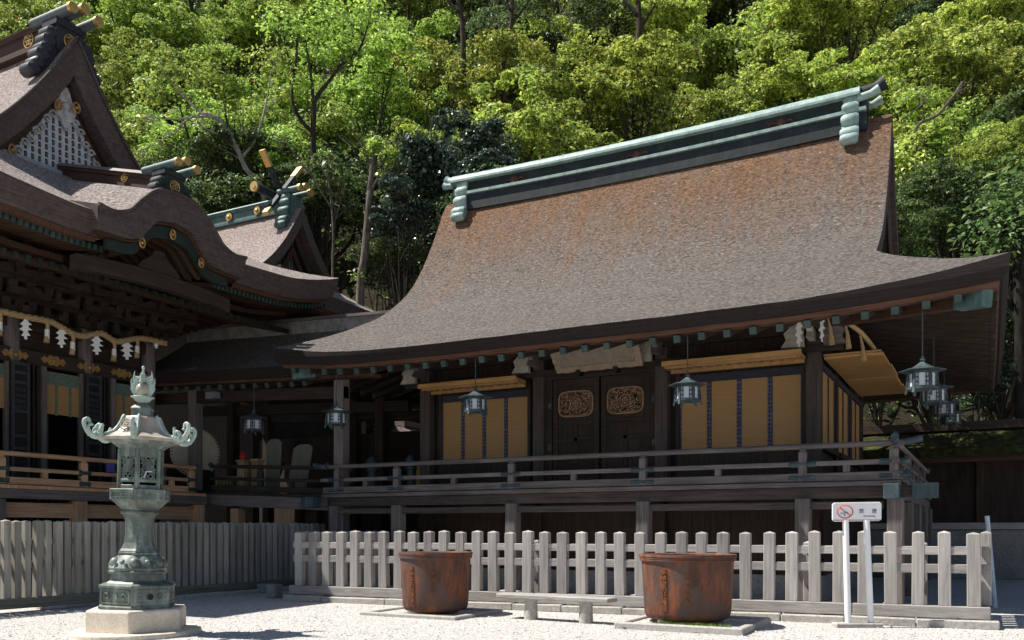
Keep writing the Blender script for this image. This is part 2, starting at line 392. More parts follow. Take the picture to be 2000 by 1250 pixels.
# ------------------------------------------------------------------ hip-and-gable roofs (ridge along X)
from mathutils.noise import noise as mnoise
class Roof:
    def __init__(s, XL, XR, VL, VR, Yc, D, dg, prof, A, p, thick, inset=.10, tk_corner=.10, q=None):
        s.q = q or p
        s.XL, s.XR, s.VL, s.VR, s.Yc, s.D, s.dg, s.A, s.p, s.th, s.inset, s.tkc = XL, XR, VL, VR, Yc, D, dg, A, p, thick, inset, tk_corner
        s.pf = prof; s.uc = (XL+XR)/2
    def lift(s, u, d):
        h = (s.XR - s.uc); a = min(1, abs(u-s.uc)/h); b = min(1, abs(d)/s.D)
        return s.A * (a**s.p) * (b**s.q)
    def z(s, u, d):
        q = 0
        if u > s.VR: q = s.dg + (min(u, s.XR)-s.VR)/(s.XR-s.VR)*(s.D-s.dg)
        elif u < s.VL: q = s.dg + (s.VL-max(u, s.XL))/(s.VL-s.XL)*(s.D-s.dg)
        return s.pf(max(abs(d), q)) + s.lift(u, d) + .022*mnoise(Vector((u*.55, d*.9, 3.1))) + .010*mnoise(Vector((u*2.1, d*2.1, 7.7)))
    def uR(s, d): return s.VR if d <= s.dg else s.VR + (s.XR-s.VR)*(d-s.dg)/(s.D-s.dg)
    def uL(s, d): return s.VL if d <= s.dg else s.VL + (s.XL-s.VL)*(d-s.dg)/(s.D-s.dg)
    def P(s, u, v, dz=0): return (u, s.Yc+v, s.z(u, v)+dz)
    def top(s, nu=70, nd=26):
        mb = MB(); ds = [s.dg*i/(nd//2) for i in range(nd//2)] + lin(s.dg, s.D, nd//2)
        for sg in (-1, 1):
            mb.strip([[s.P(u, sg*d) for u in lin(s.uL(d), s.uR(d), nu)] for d in ds])
        for f, e in ((s.uL, -1e-4), (s.uR, 1e-4)):
            mb.strip([[s.P(f(d)+e, v) for v in lin(-d, d, nu//2)] for d in lin(s.dg, s.D, nd//2)])
        return mb
    def eave_line(s, side, n=60, inn=0.0, dz=0.0):
        """polyline along one eave, moved inward by inn and in height by dz"""
        out = []
        for k in range(n):
            t = -1 + 2*k/(n-1)
            if side in ('F', 'B'):
                sg = -1 if side == 'F' else 1
                u = (s.XL+inn) + (s.XR-s.XL-2*inn)*(t+1)/2; v = sg*(s.D-inn); uu, vv = s.XL+(s.XR-s.XL)*(t+1)/2, sg*s.D
            else:
                u = s.XR-inn if side == 'R' else s.XL+inn; v = t*(s.D-inn); uu, vv = (s.XR if side == 'R' else s.XL), t*s.D
            cn = (min(1, abs(uu-s.uc)/(s.XR-s.uc))*abs(vv)/s.D)**s.p
            zz = s.z(uu, vv)
            if dz: zz += dz - s.tkc*cn
            out.append((u, s.Yc+v, zz))
        return out
    def edges(s, sides='FBLR'):
        mb = MB()
        for q in sides:
            mb.strip([s.eave_line(q), s.eave_line(q, inn=.015, dz=-.05), s.eave_line(q, inn=s.inset, dz=-s.th), s.eave_line(q, inn=s.inset+.3, dz=-s.th+.01)])
        return mb
    def fascia(s, h=.09, sides='FBLR'):
        mb = MB(); i0 = s.inset+.05
        for q in sides:
            mb.strip([s.eave_line(q, inn=i0, dz=-s.th-.003), s.eave_line(q, inn=i0+.04, dz=-s.th-h), s.eave_line(q, inn=i0+.25, dz=-s.th-h), s.eave_line(q, inn=i0+.25, dz=-s.th-.003)])
        return mb
    def soffit(s, sides, wall, zw, h=.09):
        """boards from the eave up to the wall head; wall=(x0,x1,y0,y1)"""
        mb = MB(); x0, x1, y0, y1 = wall
        for q in sides:
            e = s.eave_line(q, inn=s.inset+.2, dz=-s.th-h+.02); n = len(e); w = []
            for k in range(n):
                t = k/(n-1)
                if q in 'FB': w.append((x0+(x1-x0)*t, y0 if q == 'F' else y1, zw))
                else: w.append((x1 if q == 'R' else x0, y0+(y1-y0)*t, zw))
            mb.strip([[tuple(a+(b-a)*t for a, b in zip(p, q_)) for p, q_ in zip(e, w)] for t in lin(0, 1, 8)])
        return mb
    def verge(s, side, th, depth, n=30, dmax=None, slope=.0):
        """thick bark edge up both slopes of one gable"""
        mb = MB(); x = s.VR if side == 'R' else s.VL; sg = 1 if side == 'R' else -1; dm = dmax or s.dg+.25
        for k in (-1, 1):
            ds = lin(0, dm, n)
            nrm = []
            for d in ds:
                e = .02; g = (s.pf(d+e)-s.pf(max(0,d-e)))/(e+min(d,e)); l = math.hypot(1, g); nrm.append((-g/l, 1/l))
            A = [(x, s.Yc+k*d, s.pf(d)+.004) for d in ds]
            Bm = [(x-sg*slope, s.Yc+k*max(0,(d - m[0]*th)), s.pf(d)-m[1]*th - (0 if d - m[0]*th > 0 else 0)) for d, m in zip(ds, nrm)]
            # keep the inner line on its own side of the centre
            Bm = [(a[0], s.Yc+k*max(0, d-m[0]*th if False else d-abs(m[0])*th), s.pf(d)-m[1]*th*1.0) for a, d, m in zip(Bm, ds, nrm)]
            Bi = [(p[0]-sg*depth, p[1], p[2]) for p in Bm]
            mb.strip([A, Bm, Bi])
        return mb

# ================================================================== the hall on the right
H = root("shrine_hall", (-8, 22.9, 0), "long wooden hall with thick bark roof and pale green copper ridge behind the picket fence", "shrine hall")
pfR = interp([0, .3, .65, 1.5, 2.25, 3.46, 4.9, 6.3], [11.46, 11.0, 10.28, 8.9, 8.05, 7.18, 6.35, 5.67])
RR = Roof(-15.75, .33, -14.6, -2.0, 22.9, 6.3, 3.46, pfR, .38, 4.5, .235, tk_corner=.17, q=1.4)
roof = RR.top().build("roof", bark, H, smooth=30)
RR.edges().build("eave_edge", edge_dark, roof)
RR.fascia().build("eave_board", red_x, roof)
WALL = (-12.9, -3.2, 19.3, 26.2)
RR.soffit('FBLR', WALL, 6.12).build("soffit", dark_y, roof)
for sd_ in 'LR': RR.verge(sd_, .30, .55).build("verge", edge_main if sd_ == 'R' else edge_dark, roof)
# gable walls and bargeboards
for x, sg in ((-2.0, -1), (-14.6, 1)):
    mb = MB(); xs = x + sg*.75
    pts = [(k*d, pfR(d)-.05) for k, dd in ((-1, lin(3.5, .01, 14)), (1, lin(.01, 3.5, 14))) for d in dd]
    mb.prism(pts+[(3.5, 6.6), (-3.5, 6.6)], 0, sg*.08, o=(xs, 22.9, 0), ex=(0,1,0), ey=(0,0,1), en=(1,0,0)).build("gable_wall", dark_z, H)
    mb = MB()
    for k in (-1, 1):
        ds = lin(.05, 3.4, 16)
        mb.solid([[(x+sg*q, 22.9+k*d, pfR(d)-.34-h) for d in ds] for q, h in ((.12,0),(.12,.34),(.19,.34),(.19,0))])
    mb.build("bargeboard", aged_y, H)
# copper ridge
rz = lambda x: 11.28 + .10*((x+8.3)/6.3)**2
xs = lin(-14.05, -2.55, 24)
def ridge_sec(mb, sec, xs=xs, yc=22.9):
    """sweep a section [(dy,dz)] along the ridge"""
    mb.solid([[(x, yc+dy, rz(x)+dz) for x in xs] for dy, dz in sec]); return mb
rdg = ridge_sec(MB(), [(-.36,-.30),(-.36,.12),(-.24,.14),(-.24,.58),(.24,.58),(.24,.14),(.36,.12),(.36,-.30)]).build("ridge", cop_dark, roof)
ridge_sec(MB(), [(-.42,.15),(-.42,.23),(-.25,.27),(.25,.27),(.42,.23),(.42,.15)]).build("ridge_moulding", cop_light, roof)
cap = MB(); capx = lin(-14.25, -2.7, 24)
cap.solid([[(x, 22.9+math.sin(a)*.36, rz(x)+.60+.26*max(0,math.cos(a))**.8) for x in capx] for a in [R(q) for q in (-90,-65,-40,-15,15,40,65,90)]])
cap.solid([[(x, 22.9+dy, rz(x)+dz) for x in capx] for dy, dz in ((-.42,.56),(-.42,.62),(.42,.62),(.42,.56))])
cap.build("ridge_cap", cop_light, roof, smooth=40)
# horn-like tube ends
for (sx, x0, x1, dz1, mt) in ((-1, -14.2, -14.6, .05, cop_light), (1, -2.75, -2.16, .14, cop_dark)):
    h_ = MB()
    for i in range(1):
        pts = smooth_path([(x0-sx*.25, 22.9, rz(x0)+.72), ((x0+x1)/2, 22.9, rz(x0)+.73+dz1*.25), (x1, 22.9, rz(x0)+.74+dz1)], 4)
        h_.tube(pts, [.15]*5+[.145,.15,.17,.175][:len(pts)-5], 14)
    h_.build("ridge_horn", mt, roof, smooth=40)
    for dy in (-.3, .3):
        h2 = MB()
        h2.tube([(x0, 22.9+dy, rz(x0)+.5), ((x0+x1)/2, 22.9+dy, rz(x0)+.5+dz1*.3), (x1+sx*-.1, 22.9+dy, rz(x0)+.5+dz1*.9)], [.09,.09,.11], 12)
        h2.build("ridge_horn", cop_light, roof, smooth=40)
# scrolled end ornaments straddling the ridge
def ornament(mb, x, yc, ztop, w, s=1.0, foot=None):
    """rolled-leaf ridge-end ornament: lobes stepping down both slopes"""
    for k in (-1, 1):
        lobes = [(.30, -.02, .17), (.38, -.26, .18), (.33, -.46, .12), (.47, -.66, .20), (.44, -.88, .13), (.60, -1.10, .19), (.68, -1.30, .17)]
        for i, (dy, dz, r) in enumerate(lobes):
            ww = w*(.80+.05*(i % 2)+.03*i)
            mb.tube([(x-ww/2, yc+k*dy*s, ztop+dz*s), (x-ww/2+.05, yc+k*(dy+.015)*s, ztop+dz*s), (x+ww/2-.05, yc+k*(dy+.015)*s, ztop+dz*s), (x+ww/2, yc+k*dy*s, ztop+dz*s)], [r*.8*s, r*s, r*s, r*.8*s], 14)
        mb.prism([(.0,.1),(.30,.12),(.42,-.2),(.50,-.65),(.66,-1.3),(.3,-1.3),(.0,-.4)], -w*.40, w*.40, o=(x,yc,ztop), ex=(0,k*s,0), ey=(0,0,s), en=(1,0,0))
    return mb
ornament(MB(), -13.85, 22.9, rz(-13.8)+.48, .40, .80).build("ridge_ornament", cop_light, roof, smooth=35)
ornament(MB(), -2.9, 22.9, rz(-2.9)+.50, .38, .80).build("ridge_ornament", cop_light, roof, smooth=35)
for i, px in enumerate((1005, 1245, 1525)):
    p = at(px, 330-75*i, Y=22.65); z0 = rz(p.x)+.34
    mb = MB().tube([(p.x, 22.67, z0), (p.x, 22.60, z0)], .12, 16).tube([(p.x, 22.60, z0), (p.x, 22.55, z0)], .07, 16)
    for k in (-1, 1): mb.tube(smooth_path([(p.x+k*.12, 22.63, z0+.02), (p.x+k*.24, 22.63, z0+.06), (p.x+k*.30, 22.63, z0-.02)], 3), .025, 6)
    mb.build("ridge_boss", simple("rust_stained_copper", (.09,.035,.03), .7, .3, 0, .4, 15, .3) if i == 0 else bpy.data.materials["rust_stained_copper"], roof, smooth=40)

# rafters with green caps (front and right side), hip rafters
def rafter(p, q, wd=.11, ht=.13, parent=H, mat=dark_y, capm=cop_tip, capl=.07, first={}):
    r_ = MB().bar(p, q, wd, ht).build("rafter", mat, parent)
    p, q = Vector(p), Vector(q); d = (p-q).normalized()
    MB().bar(p-d*.03, p+d*capl, wd+.02, ht+.02).build("rafter_cap", capm, r_, bevel=.008)
zsoff = lambda u, v: RR.z(u, v)
for i in range(32):
    x = -15.25 + i*(15.3/31); e = RR.z(x, -6.3) - .235 - .09 - .08 - .10*RR.lift(x, -6.3)/.38
    xw = x
    k = min(1, (.33-x)/3.53, (x+15.75)/2.85)
    if k < .12: continue
    rafter((x, 16.86, e), (x, 16.86+2.44*k, e+(6.02-e)*k), parent=H)
for i in range(22):
    y = 17.2 + i*.55; e = RR.z(.33, y-22.9) - .235 - .09 - .08 - .10*RR.lift(.33, y-22.9)/.38
    k = min(1, (y-16.6)/2.7, (29.2-y)/2.7)
    if k < .12: continue
    rafter((.08, y, e), (.08-3.28*k, y, e+(6.02-e)*k), parent=H, mat=dark_x, capm=dark_x)
for i in range(9):
    y = 17.2 + i*.55; e = RR.z(-15.75, y-22.9) - .42
    k = min(1, (y-16.6)/2.7)
    if k < .12: continue
    rafter((-15.5, y, e), (-15.5+2.6*k, y, e+(6.02-e)*k), parent=H, mat=dark_x)
for (cx, cy, wx, wy) in ((.33, 16.6, -3.2, 19.3), (-15.75, 16.6, -12.9, 19.3)):
    sx = 1 if cx > -8 else -1
    a = Vector((cx-sx*.42, cy+.42, RR.z(cx, -6.3)-.60)); b_ = Vector((wx, wy, 5.85))
    hr = MB().bar(a, b_, .22, .28).build("hip_rafter", red_y, H); d = (a-b_).normalized()
    MB().bar(a-d*.45, a+d*.12, .27, .33).build("hip_rafter_cap", cop_mid, hr, bevel=.015)

# posts, walls, beams
COLX = (-12.9, -9.6, -6.5, -3.2)
post0 = MB().box(-.15,.15,-.15,.15,2.41,6.0)
for x in COLX:
    for y in (19.3, 26.2):
        m_ = MB(); m_.box(x-.15, x+.15, y-.15, y+.15, 2.41, 6.0); m_.build("pillar", umber_z if y < 20 else dark_z, H, bevel=.02)
for y in (21.6, 23.9): MB().box(-3.35,-3.05,y-.13,y+.13,2.41,6.0).build("pillar", dark_z, H, bevel=.02)
for y in (21.6, 23.9): MB().box(-13.05,-12.75,y-.13,y+.13,2.41,6.0).build("pillar", dark_z, H, bevel=.02)
def xbeam(x0, x1, y, z, w, h, mat=dark_x, name="beam"): return MB().box(x0, x1, y-w/2, y+w/2, z-h/2, z+h/2).build(name, mat, H, bevel=.012)
xbeam(-13.5, -2.6, 19.16, 5.72, .12, .22); xbeam(-13.5, -2.6, 19.17, 5.28, .1, .16); xbeam(-13.05, -3.05, 19.1, 2.52, .14, .2)
xbeam(-13.05, -3.05, 19.32, 6.02, .26, .26)
MB().box(-3.08, -2.98, 18.7, 26.8, 5.61, 5.83).build("beam", dark_y, H, bevel=.012)
MB().box(-3.3, -3.1, 19.3, 26.2, 5.9, 6.15).build("beam", dark_y, H, bevel=.012)
for (x0, x1, y0, y1) in ((-12.75,-3.35,19.46,19.52), (-3.2,-3.14,19.45,26.05), (-12.96,-12.9,19.45,26.05), (-12.75,-3.35,26.2,26.26)):
    MB().box(x0, x1, y0, y1, 2.41, 6.0).build("wall", dark_z, H)
# carved white beam noses beside the pillar heads
nose = [(0,0),(.10,.16),(.05,.30),(.16,.42),(.12,.52),(.30,.60),(.42,.55),(.42,0)]
for x in COLX:
    MB().prism([(-.46+p[0]*1.1, p[1]*.95) for p in nose], -.06, .06, o=(x-.15, 18.98, 5.30)).build("beam_nose", white_wash, H)
    MB().prism([(-.50+p[0]*1.1, p[1]*.85) for p in nose], -.06, .06, o=(x, 19.15, 5.42), ex=(0,1,0), en=(1,0,0)).build("beam_nose", white_wash if x > -4 else aged_x, H)
MB().prism([(.5-p[0]*1.1, p[1]*.95) for p in nose], -.06, .06, o=(-3.0, 19.0, 5.30)).build("beam_nose", aged_x, H)
for x in COLX:     # bracket arms above each pillar
    mb = MB().box(x-.5, x+.5, 19.06, 19.22, 5.84, 5.98).box(x-.09, x+.09, 18.6, 19.6, 5.84, 5.98)
    for dx in (-.42, 0, .42): mb.box(x+dx-.09, x+dx+.09, 19.04, 19.24, 5.98, 6.1)
    mb.build("bracket", aged_x, H, bevel=.01)

# raised shutters of pale wood, blinds with tapes
def shutter(x0, x1):
    s_ = MB().box(x0, x1, 18.55, 19.1, 5.10, 5.15).box(x0-.04, x1+.04, 18.48, 18.55, 5.06, 5.17).build("raised_shutter", shut_x, H, bevel=.008)
    mb = MB().box(x0, x1, 18.60, 18.68, 5.02, 5.1).box(x0, x1, 19.02, 19.1, 4.98, 5.1); n = int((x1-x0)/.22)
    for i in range(n+1):
        xx = x0 + (x1-x0)*i/n; mb.box(xx-.03, xx+.03, 18.68, 19.02, 5.04, 5.1)
    mb.build("shutter_lattice", shut_y, s_)
    for xx in (x0+.55*(x1-x0),): MB().tube([(xx, 18.6, 5.15), (xx, 18.75, 5.9)], .018, 6).build("shutter_hook", blackm, s_)
shutter(-12.62, -9.9); shutter(-6.22, -3.36)
s_ = MB().box(-3.02, -1.9, 19.3, 25.2, 5.12, 5.16).build("raised_shutter", shut_y, H)
for i in range(4): MB().box(-3.0, -1.86+.03*(i%2), 19.32+i*1.47, 19.32+i*1.47+1.455, 5.055+.012*(i%2), 5.115).build("shutter_board", shut_x, s_, bevel=.006)
def blind_bay(x0, x1, nt_, y=19.40):
    bl = MB().box(x0, x1, y, y+.012, 3.30, 4.86).build("blind", blind, H)
    MB().box(x0, x1, y-.012, y, 4.80, 4.98).build("blind_valance", cloth_blue, bl)
    for i in range(nt_+1):
        xx = x0+(x1-x0)*i/nt_; w = .055 if 0 < i < nt_ else .03
        MB().box(max(x0,xx-w), min(x1,xx+w), y-.010, y-.002, 3.30, 4.80).build("blind_tape", tape, bl)
    MB().box(x0-.08, x1+.08, y-.05, y+.04, 2.62, 3.28).build("dado_panel", dark_z, H)
    MB().box(x0-.1, x1+.1, y-.07, y+.05, 3.22, 3.31).build("sill", dark_x, H)
    for xx in (x0-.08, x1+.0): MB().box(xx, xx+.08, y-.06, y+.05, 3.31, 5.2).build("blind_jamb", dark_z, H)
blind_bay(-12.5, -9.98, 4); blind_bay(-6.12, -3.46, 4)
for (y0, y1) in ((19.6, 21.4), (21.8, 23.7), (24.1, 26.0)):
    bl = MB().box(-3.13, -3.11, y0, y1, 3.30, 4.9).build("blind", blind, H)
    for yy in (y0, (y0+y1)/2-.05, y1-.08): MB().box(-3.10, -3.085, yy, yy+.08, 3.30, 4.9).build("blind_tape", tape, bl)
    MB().box(-3.13, -3.06, y0, y1, 4.9, 5.02).build("blind_valance", cloth_blue, bl)
    MB().box(-3.12, -3.0, y0-.05, y1+.05, 3.18, 3.30).build("sill", dark_y, H)

# double door with openwork
for i, (x0, x1) in enumerate(((-9.28, -8.08), (-8.02, -6.82))):
    dr = MB().box(x0, x1, 19.36, 19.42, 2.62, 5.12).build("door", dark_z, H)
    fr = MB()
    for (a, b_) in ((x0, x0+.13), (x1-.13, x1)): fr.box(a, b_, 19.325, 19.36, 2.62, 5.12)
    for (a, b_) in ((2.62, 2.8), (3.62, 3.72), (4.02, 4.12), (4.92, 5.12)): fr.box(x0+.13, x1-.13, 19.33, 19.36, a, b_)
    xm = (x0+x1)/2; fr.box(xm-.05, xm+.05, 19.33, 19.36, 2.8, 4.02)
    fr.build("door_frame", blackm if False else dark_x, dr, bevel=.008)
    # carved openwork oval panel: a field of small leaves round an open crest
    rnd = random.Random(5+i); ow = MB(); pw, ph = .44, .30; zc = 4.52
    out = [(math.copysign(abs(math.cos(a))**.45, math.cos(a))*pw, math.copysign(abs(math.sin(a))**.45, math.sin(a))*ph) for a in lin(0, 2*math.pi, 33)[:-1]]
    ow.tube([(xm+p[0], 19.33, zc+p[1]) for p in out+out[:1]], .02, 6)
    for k in range(330):
        a, b_ = rnd.uniform(-pw+.05, pw-.05), rnd.uniform(-ph+.04, ph-.04)
        if (abs(a)/pw)**3+(abs(b_)/ph)**3 > .9 or math.hypot(a, b_) < .15: continue
        l = rnd.uniform(.02, .04); an = rnd.uniform(0, 6.3)
        ow.prism([(a+l*math.cos(an+q)*(1 if j % 2 else .55), zc+b_+l*math.sin(an+q)*(1 if j % 2 else .55)) for j, q in enumerate(lin(0, 5.5, 8))], -.015, .015, o=(xm, 19.33, 0))
    for q in (.13, .07): ow.tube([(xm+q*math.cos(a), 19.325, zc+q*math.sin(a)) for a in lin(0, 6.283, 21)], .014, 5)
    ow.box(xm-.09, xm+.09, 19.32, 19.34, zc-.012, zc+.012).box(xm-.012, xm+.012, 19.32, 19.34, zc-.09, zc+.09)
    ow.build("openwork_panel", simple("carved_pale_wood", (.33,.20,.13), .7, .2, 0, .4, 25, .3) if i == 0 else bpy.data.materials["carved_pale_wood"], dr)
    MB().prism(out, -.005, .005, o=(xm, 19.355, zc)).build("panel_backing", wood("carved_backing", (.07,.045,.032), (.13,.085,.06), 0) if i == 0 else bpy.data.materials["carved_backing"], dr)
for x in (-9.42, -6.76): MB().box(x-.06, x+.12, 19.3, 19.42, 2.62, 5.3).build("door_jamb", dark_z, H, bevel=.01)
MB().box(-9.45, -6.6, 19.28, 19.44, 5.12, 5.22).build("door_lintel", dark_x, H)
for (x, z) in ((-9.36, 4.5), (-9.36, 3.5), (-6.72, 4.5), (-6.72, 3.5)): MB().box(x-.03, x+.05, 19.285, 19.3, z-.07, z+.07).build("hinge", cop_blue, H)

# veranda: floor, edge beams, posts, rail
YV, XV0, XV1 = 17.75, -15.0, -1.5
fl = MB()
n = 44
for i in range(n):
    x0 = XV0 + (XV1-XV0)*i/n; fl.box(x0+.004, x0+(XV1-XV0)/n-.004, YV-.1, 19.1, 2.33, 2.41)
fl.build("veranda_floor", aged_y, H)
for xa, xb in ((-3.05, XV1+.1), (XV0-.1, -13.05)):
    fl = MB()
    for i in range(30):
        y0 = 19.1+i*.28; fl.box(xa, xb, y0+.003, y0+.277, 2.33, 2.41)
    fl.build("veranda_floor", aged_x, H)
MB().box(XV0-.45, XV1+.5, YV-.02, YV+.16, 2.10, 2.325).build("edge_beam", umber_shade_x, H, bevel=.012)  # darker timber colour stands in for shade under the floor edge
MB().box(XV0-.05, XV1+.1, YV-.125, YV-.102, 2.325, 2.415).build("floor_edge", aged_x, H, bevel=.006)
MB().box(XV0+.2, XV1-.2, YV-.02, YV+.1, 1.90, 2.04).build("tie_beam", umber_shade_x, H, bevel=.012)  # shade below the floor put into the timber colour here too
MB().box(XV1-.12, XV1+.08, YV-.45, 27.3, 2.09, 2.30).build("edge_beam", aged_y, H, bevel=.012)
MB().box(XV0-.1, XV0+.1, YV-.45, 27.3, 2.09, 2.30).build("edge_beam", aged_y, H, bevel=.012)
for x in (XV0, XV1):
    sx = 1 if x > -8 else -1
    MB().box(x+sx*.28 if sx > 0 else x-.72, x+.72 if sx > 0 else x-.28, YV-.15, YV+.11, 2.08, 2.36).build("beam_cap", cop_blue, H, bevel=.01)
    MB().box(x-.15, x+.11, YV-.62, YV-.30, 2.06, 2.33).build("beam_cap", cop_blue, H, bevel=.01)
PX = (-14.7, -12.75, -9.55, -6.4, -3.15, -1.5)
for x in PX: MB().box(x-.14, x+.14, YV-.1, YV+.18, 0.12, 2.11).build("veranda_post", aged_z, H, bevel=.02)
for y in (20.2, 22.6, 25.0, 27.2): MB().box(XV1-.14, XV1+.14, y-.14, y+.14, .12, 2.09).build("veranda_post", aged_z, H, bevel=.02)
for x in PX[1:-1]: MB().box(x-.1, x+.1, YV+.1, 19.2, 1.92, 2.08).build("joist", dark_y, H)
def rail_run(axis, a0, a1, c, posts, struts, parent=H, z0=2.41, tops=(.09, .12, .75), mats=(aged_x, aged_z), ext=.45, fit=cop_blue, h=1.0, slope=0.0, fw=.28, fh=1.0):
    """three-rail balustrade along an axis"""
    P = (lambda a, z: (a, c, z+slope*(a-a0))) if axis == 0 else (lambda a, z: (c, a, z+slope*(a-a0)))
    mx, mz = mats
    MB().bar(P(a0-ext*.3, z0+.10), P(a1+ext*.3, z0+.10), .13, .16).build("bottom_rail", mx, parent, bevel=.01)
    MB().bar(P(a0-ext*.5, z0+.36), P(a1+ext*.5, z0+.36), .13, .09).build("middle_rail", mx, parent, bevel=.01)
    pts = [P(a0-ext, z0+.77), P(a0-ext*.5, z0+.715), P(a0, z0+.70)] + [P(a, z0+.70) for a in lin(a0, a1, 6)[1:-1]] + [P(a1, z0+.70), P(a1+ext*.5, z0+.715), P(a1+ext, z0+.77)]
    tr = MB().tube(pts, .055, 12).build("top_rail", mx, parent, smooth=50)
    for s_, e in ((-1, a0), (1, a1)):
        MB().tube([P(e+s_*ext*.35, z0+.71), P(e+s_*ext*.55, z0+.72), P(e+s_*ext*1.02, z0+.772)], .066, 12).build("rail_end_cap", fit, tr, smooth=50)
    for q in posts:
        p = MB().bar(P(q, z0+.02), P(q, z0+.60), .15, .15).build("rail_post", mz, parent, bevel=.012)
        MB().bar(P(q, z0+.60), P(q, z0+.66), .12, .12).build("post_cushion", mz, p, bevel=.02)
        d = fw
        MB().bar(P(q-d, z0+.36), P(q+d, z0+.36), .18, .115*fh).build("rail_fitting", fit, p, bevel=.045)
        MB().bar(P(q-d*1.1, z0+.10), P(q+d*1.1, z0+.10), .18, .18*fh).build("rail_fitting", fit, p, bevel=.075)
    for q in struts: MB().bar(P(q, z0+.18), P(q, z0+.33), .12, .12).build("rail_strut", mz, parent, bevel=.01)
rail_run(0, XV0+.1, XV1, YV-.02, (-14.6, -12.75, -9.55, -6.4, -3.15, -1.52), (-13.7, -11.1, -8.0, -4.8, -2.35))
rail_run(1, YV, 27.0, XV1+.02, (20.2, 22.6, 25.0), (18.9, 21.4, 23.8), mats=(aged_y, aged_z))
rail_run(1, YV, 18.6, XV0+.1, (), (18.2,), mats=(aged_y, aged_z), ext=.1)
MB().lathe([(.05,0),(.07,.02),(.065,.06),(.035,.09),(.065,.12),(.06,.16),(.02,.20),(.004,.21)], 16, (XV1, YV, 3.12)).build("post_finial", lantern_metal, H, smooth=50)
# below the veranda: board wall, stone footing
bw = MB()
for i in range(34):
    x0 = -12.9+i*.285; bw.box(x0, x0+.28, 19.2, 19.24+.006*(i % 2), .55, 2.33)
bw.build("underfloor_boarding", dark_z, H)
MB().box(-13.1, -3.0, 19.12, 26.3, 0, .55).build("footing", wall_stone, H, bevel=.02)
MB().box(-3.1, -3.0, 19.24, 26.2, .55, 2.33).build("underfloor_boarding", dark_z, H)
for x in COLX: MB().box(x-.13, x+.13, 19.05, 19.2, .0, 2.33).build("foundation_post", dark_z, H)
for x in PX: MB().box(x-.25, x+.25, YV-.2, YV+.3, 0, .13).build("post_base_stone", kerb_stone, H, bevel=.02)

# name plaque leaning out over the door: a thing of its own
PQ = root("name_plaque", (-7.85, 18.8, 5.12), "weathered wooden plaque with carved wavy border leaning out under the eaves over the double door", "plaque")
ey = Vector((0, -.64, .77)).normalized(); en = Vector((0, .77, .64)).normalized()
wv = []
for i in range(60):
    a = i/60*4; s4 = int(a); t = a-s4; w_, h_ = 1.12, .74
    p = [(-w_+.05+(2*w_-.1)*t, 0), (w_-.05+.02*t, h_*t), (w_-.03-(2*w_-.06)*t, h_), (-w_+.03+.02*t, h_-h_*t)][s4]
    r_ = .008*math.sin(i*1.9); wv.append((p[0]*(1+r_), p[1]+.012*math.sin(i*2.3)))
pq_m = simple("bleached_plaque_wood", (.30,.235,.175), .8, .2, 0, .3, 9, .4)
MB().prism(wv, 0, .09, o=(-7.85, 18.78, 5.16), ex=(1,0,0), ey=ey, en=en).build("border", pq_m, PQ, bevel=.015)
ins = MB()
for (a0, a1, b0, b1) in ((-.92,.92,.14,.18), (-.92,.92,.60,.64), (-.92,-.88,.18,.60), (.88,.92,.18,.60)):
    ins.prism([(a0,b0),(a1,b0),(a1,b1),(a0,b1)], -.035, 0, o=(-7.85,18.78,5.16), ex=(1,0,0), ey=ey, en=en)
ins.build("inner_frame", pq_m, PQ, bevel=.01)
MB().prism([(-.88,.18),(.88,.18),(.88,.60),(-.88,.60)], -.008, .0, o=(-7.85,18.78,5.16), ex=(1,0,0), ey=ey, en=en).build("board", simple("plaque_field", (.25,.205,.165), .85, .15, 0, .2, 5, .2), PQ)
for dx in (-.5, .42): MB().box(-7.85+dx-.05, -7.85+dx+.05, 18.70, 18.95, 5.09, 5.20).build("bracket", blackm, PQ)

# straw rope with paper over the right bay
SR = root("straw_rope", (-3.1, 18.7, 5.6), "short straw rope with paper strips round the right corner pillar head under the eaves", "straw rope")
MB().tube(smooth_path([(-3.35,18.95,5.82),(-3.1,18.78,5.86),(-2.75,18.82,5.84),(-2.3,19.2,5.55),(-2.1,19.9,5.30)], 4), .05, 8).build("rope", straw, SR, smooth=50)
for (x, y, z) in ((-2.85, 18.8, 5.8), (-2.55, 18.95, 5.72), (-2.3, 19.3, 5.5)):
    MB().tube([(x, y, z), (x+.05, y+.02, z-.25), (x+.08, y, z-.55)], [.02,.035,.06], 7).build("tassel", straw, SR)
def shide(mb, p, w, h, ex, lean=0.0):
    """one zigzag-cut paper streamer"""
    ex = Vector(ex).normalized(); en = Vector((ex.y, -ex.x, 0))
    R_ = [(.05,0),(.22,-.16),(.45,-.26),(.22,-.30),(.20,-.40),(.50,-.52),(.16,-.55),(.18,-.66),(.36,-.80),(.10,-.83),(.12,-1.0)]
    L_ = [(-.10,-1.0),(-.10,-.88),(-.34,-.84),(-.16,-.70),(-.20,-.62),(-.48,-.56),(-.24,-.44),(-.22,-.36),(-.42,-.30),(-.20,-.16),(-.05,0)]
    pl = [(a*w*1.15, b*h) for a, b in R_+L_]
    return mb.prism(pl, 0, .004, o=p, ex=ex+en*.25, ey=(0,0,1), en=en)
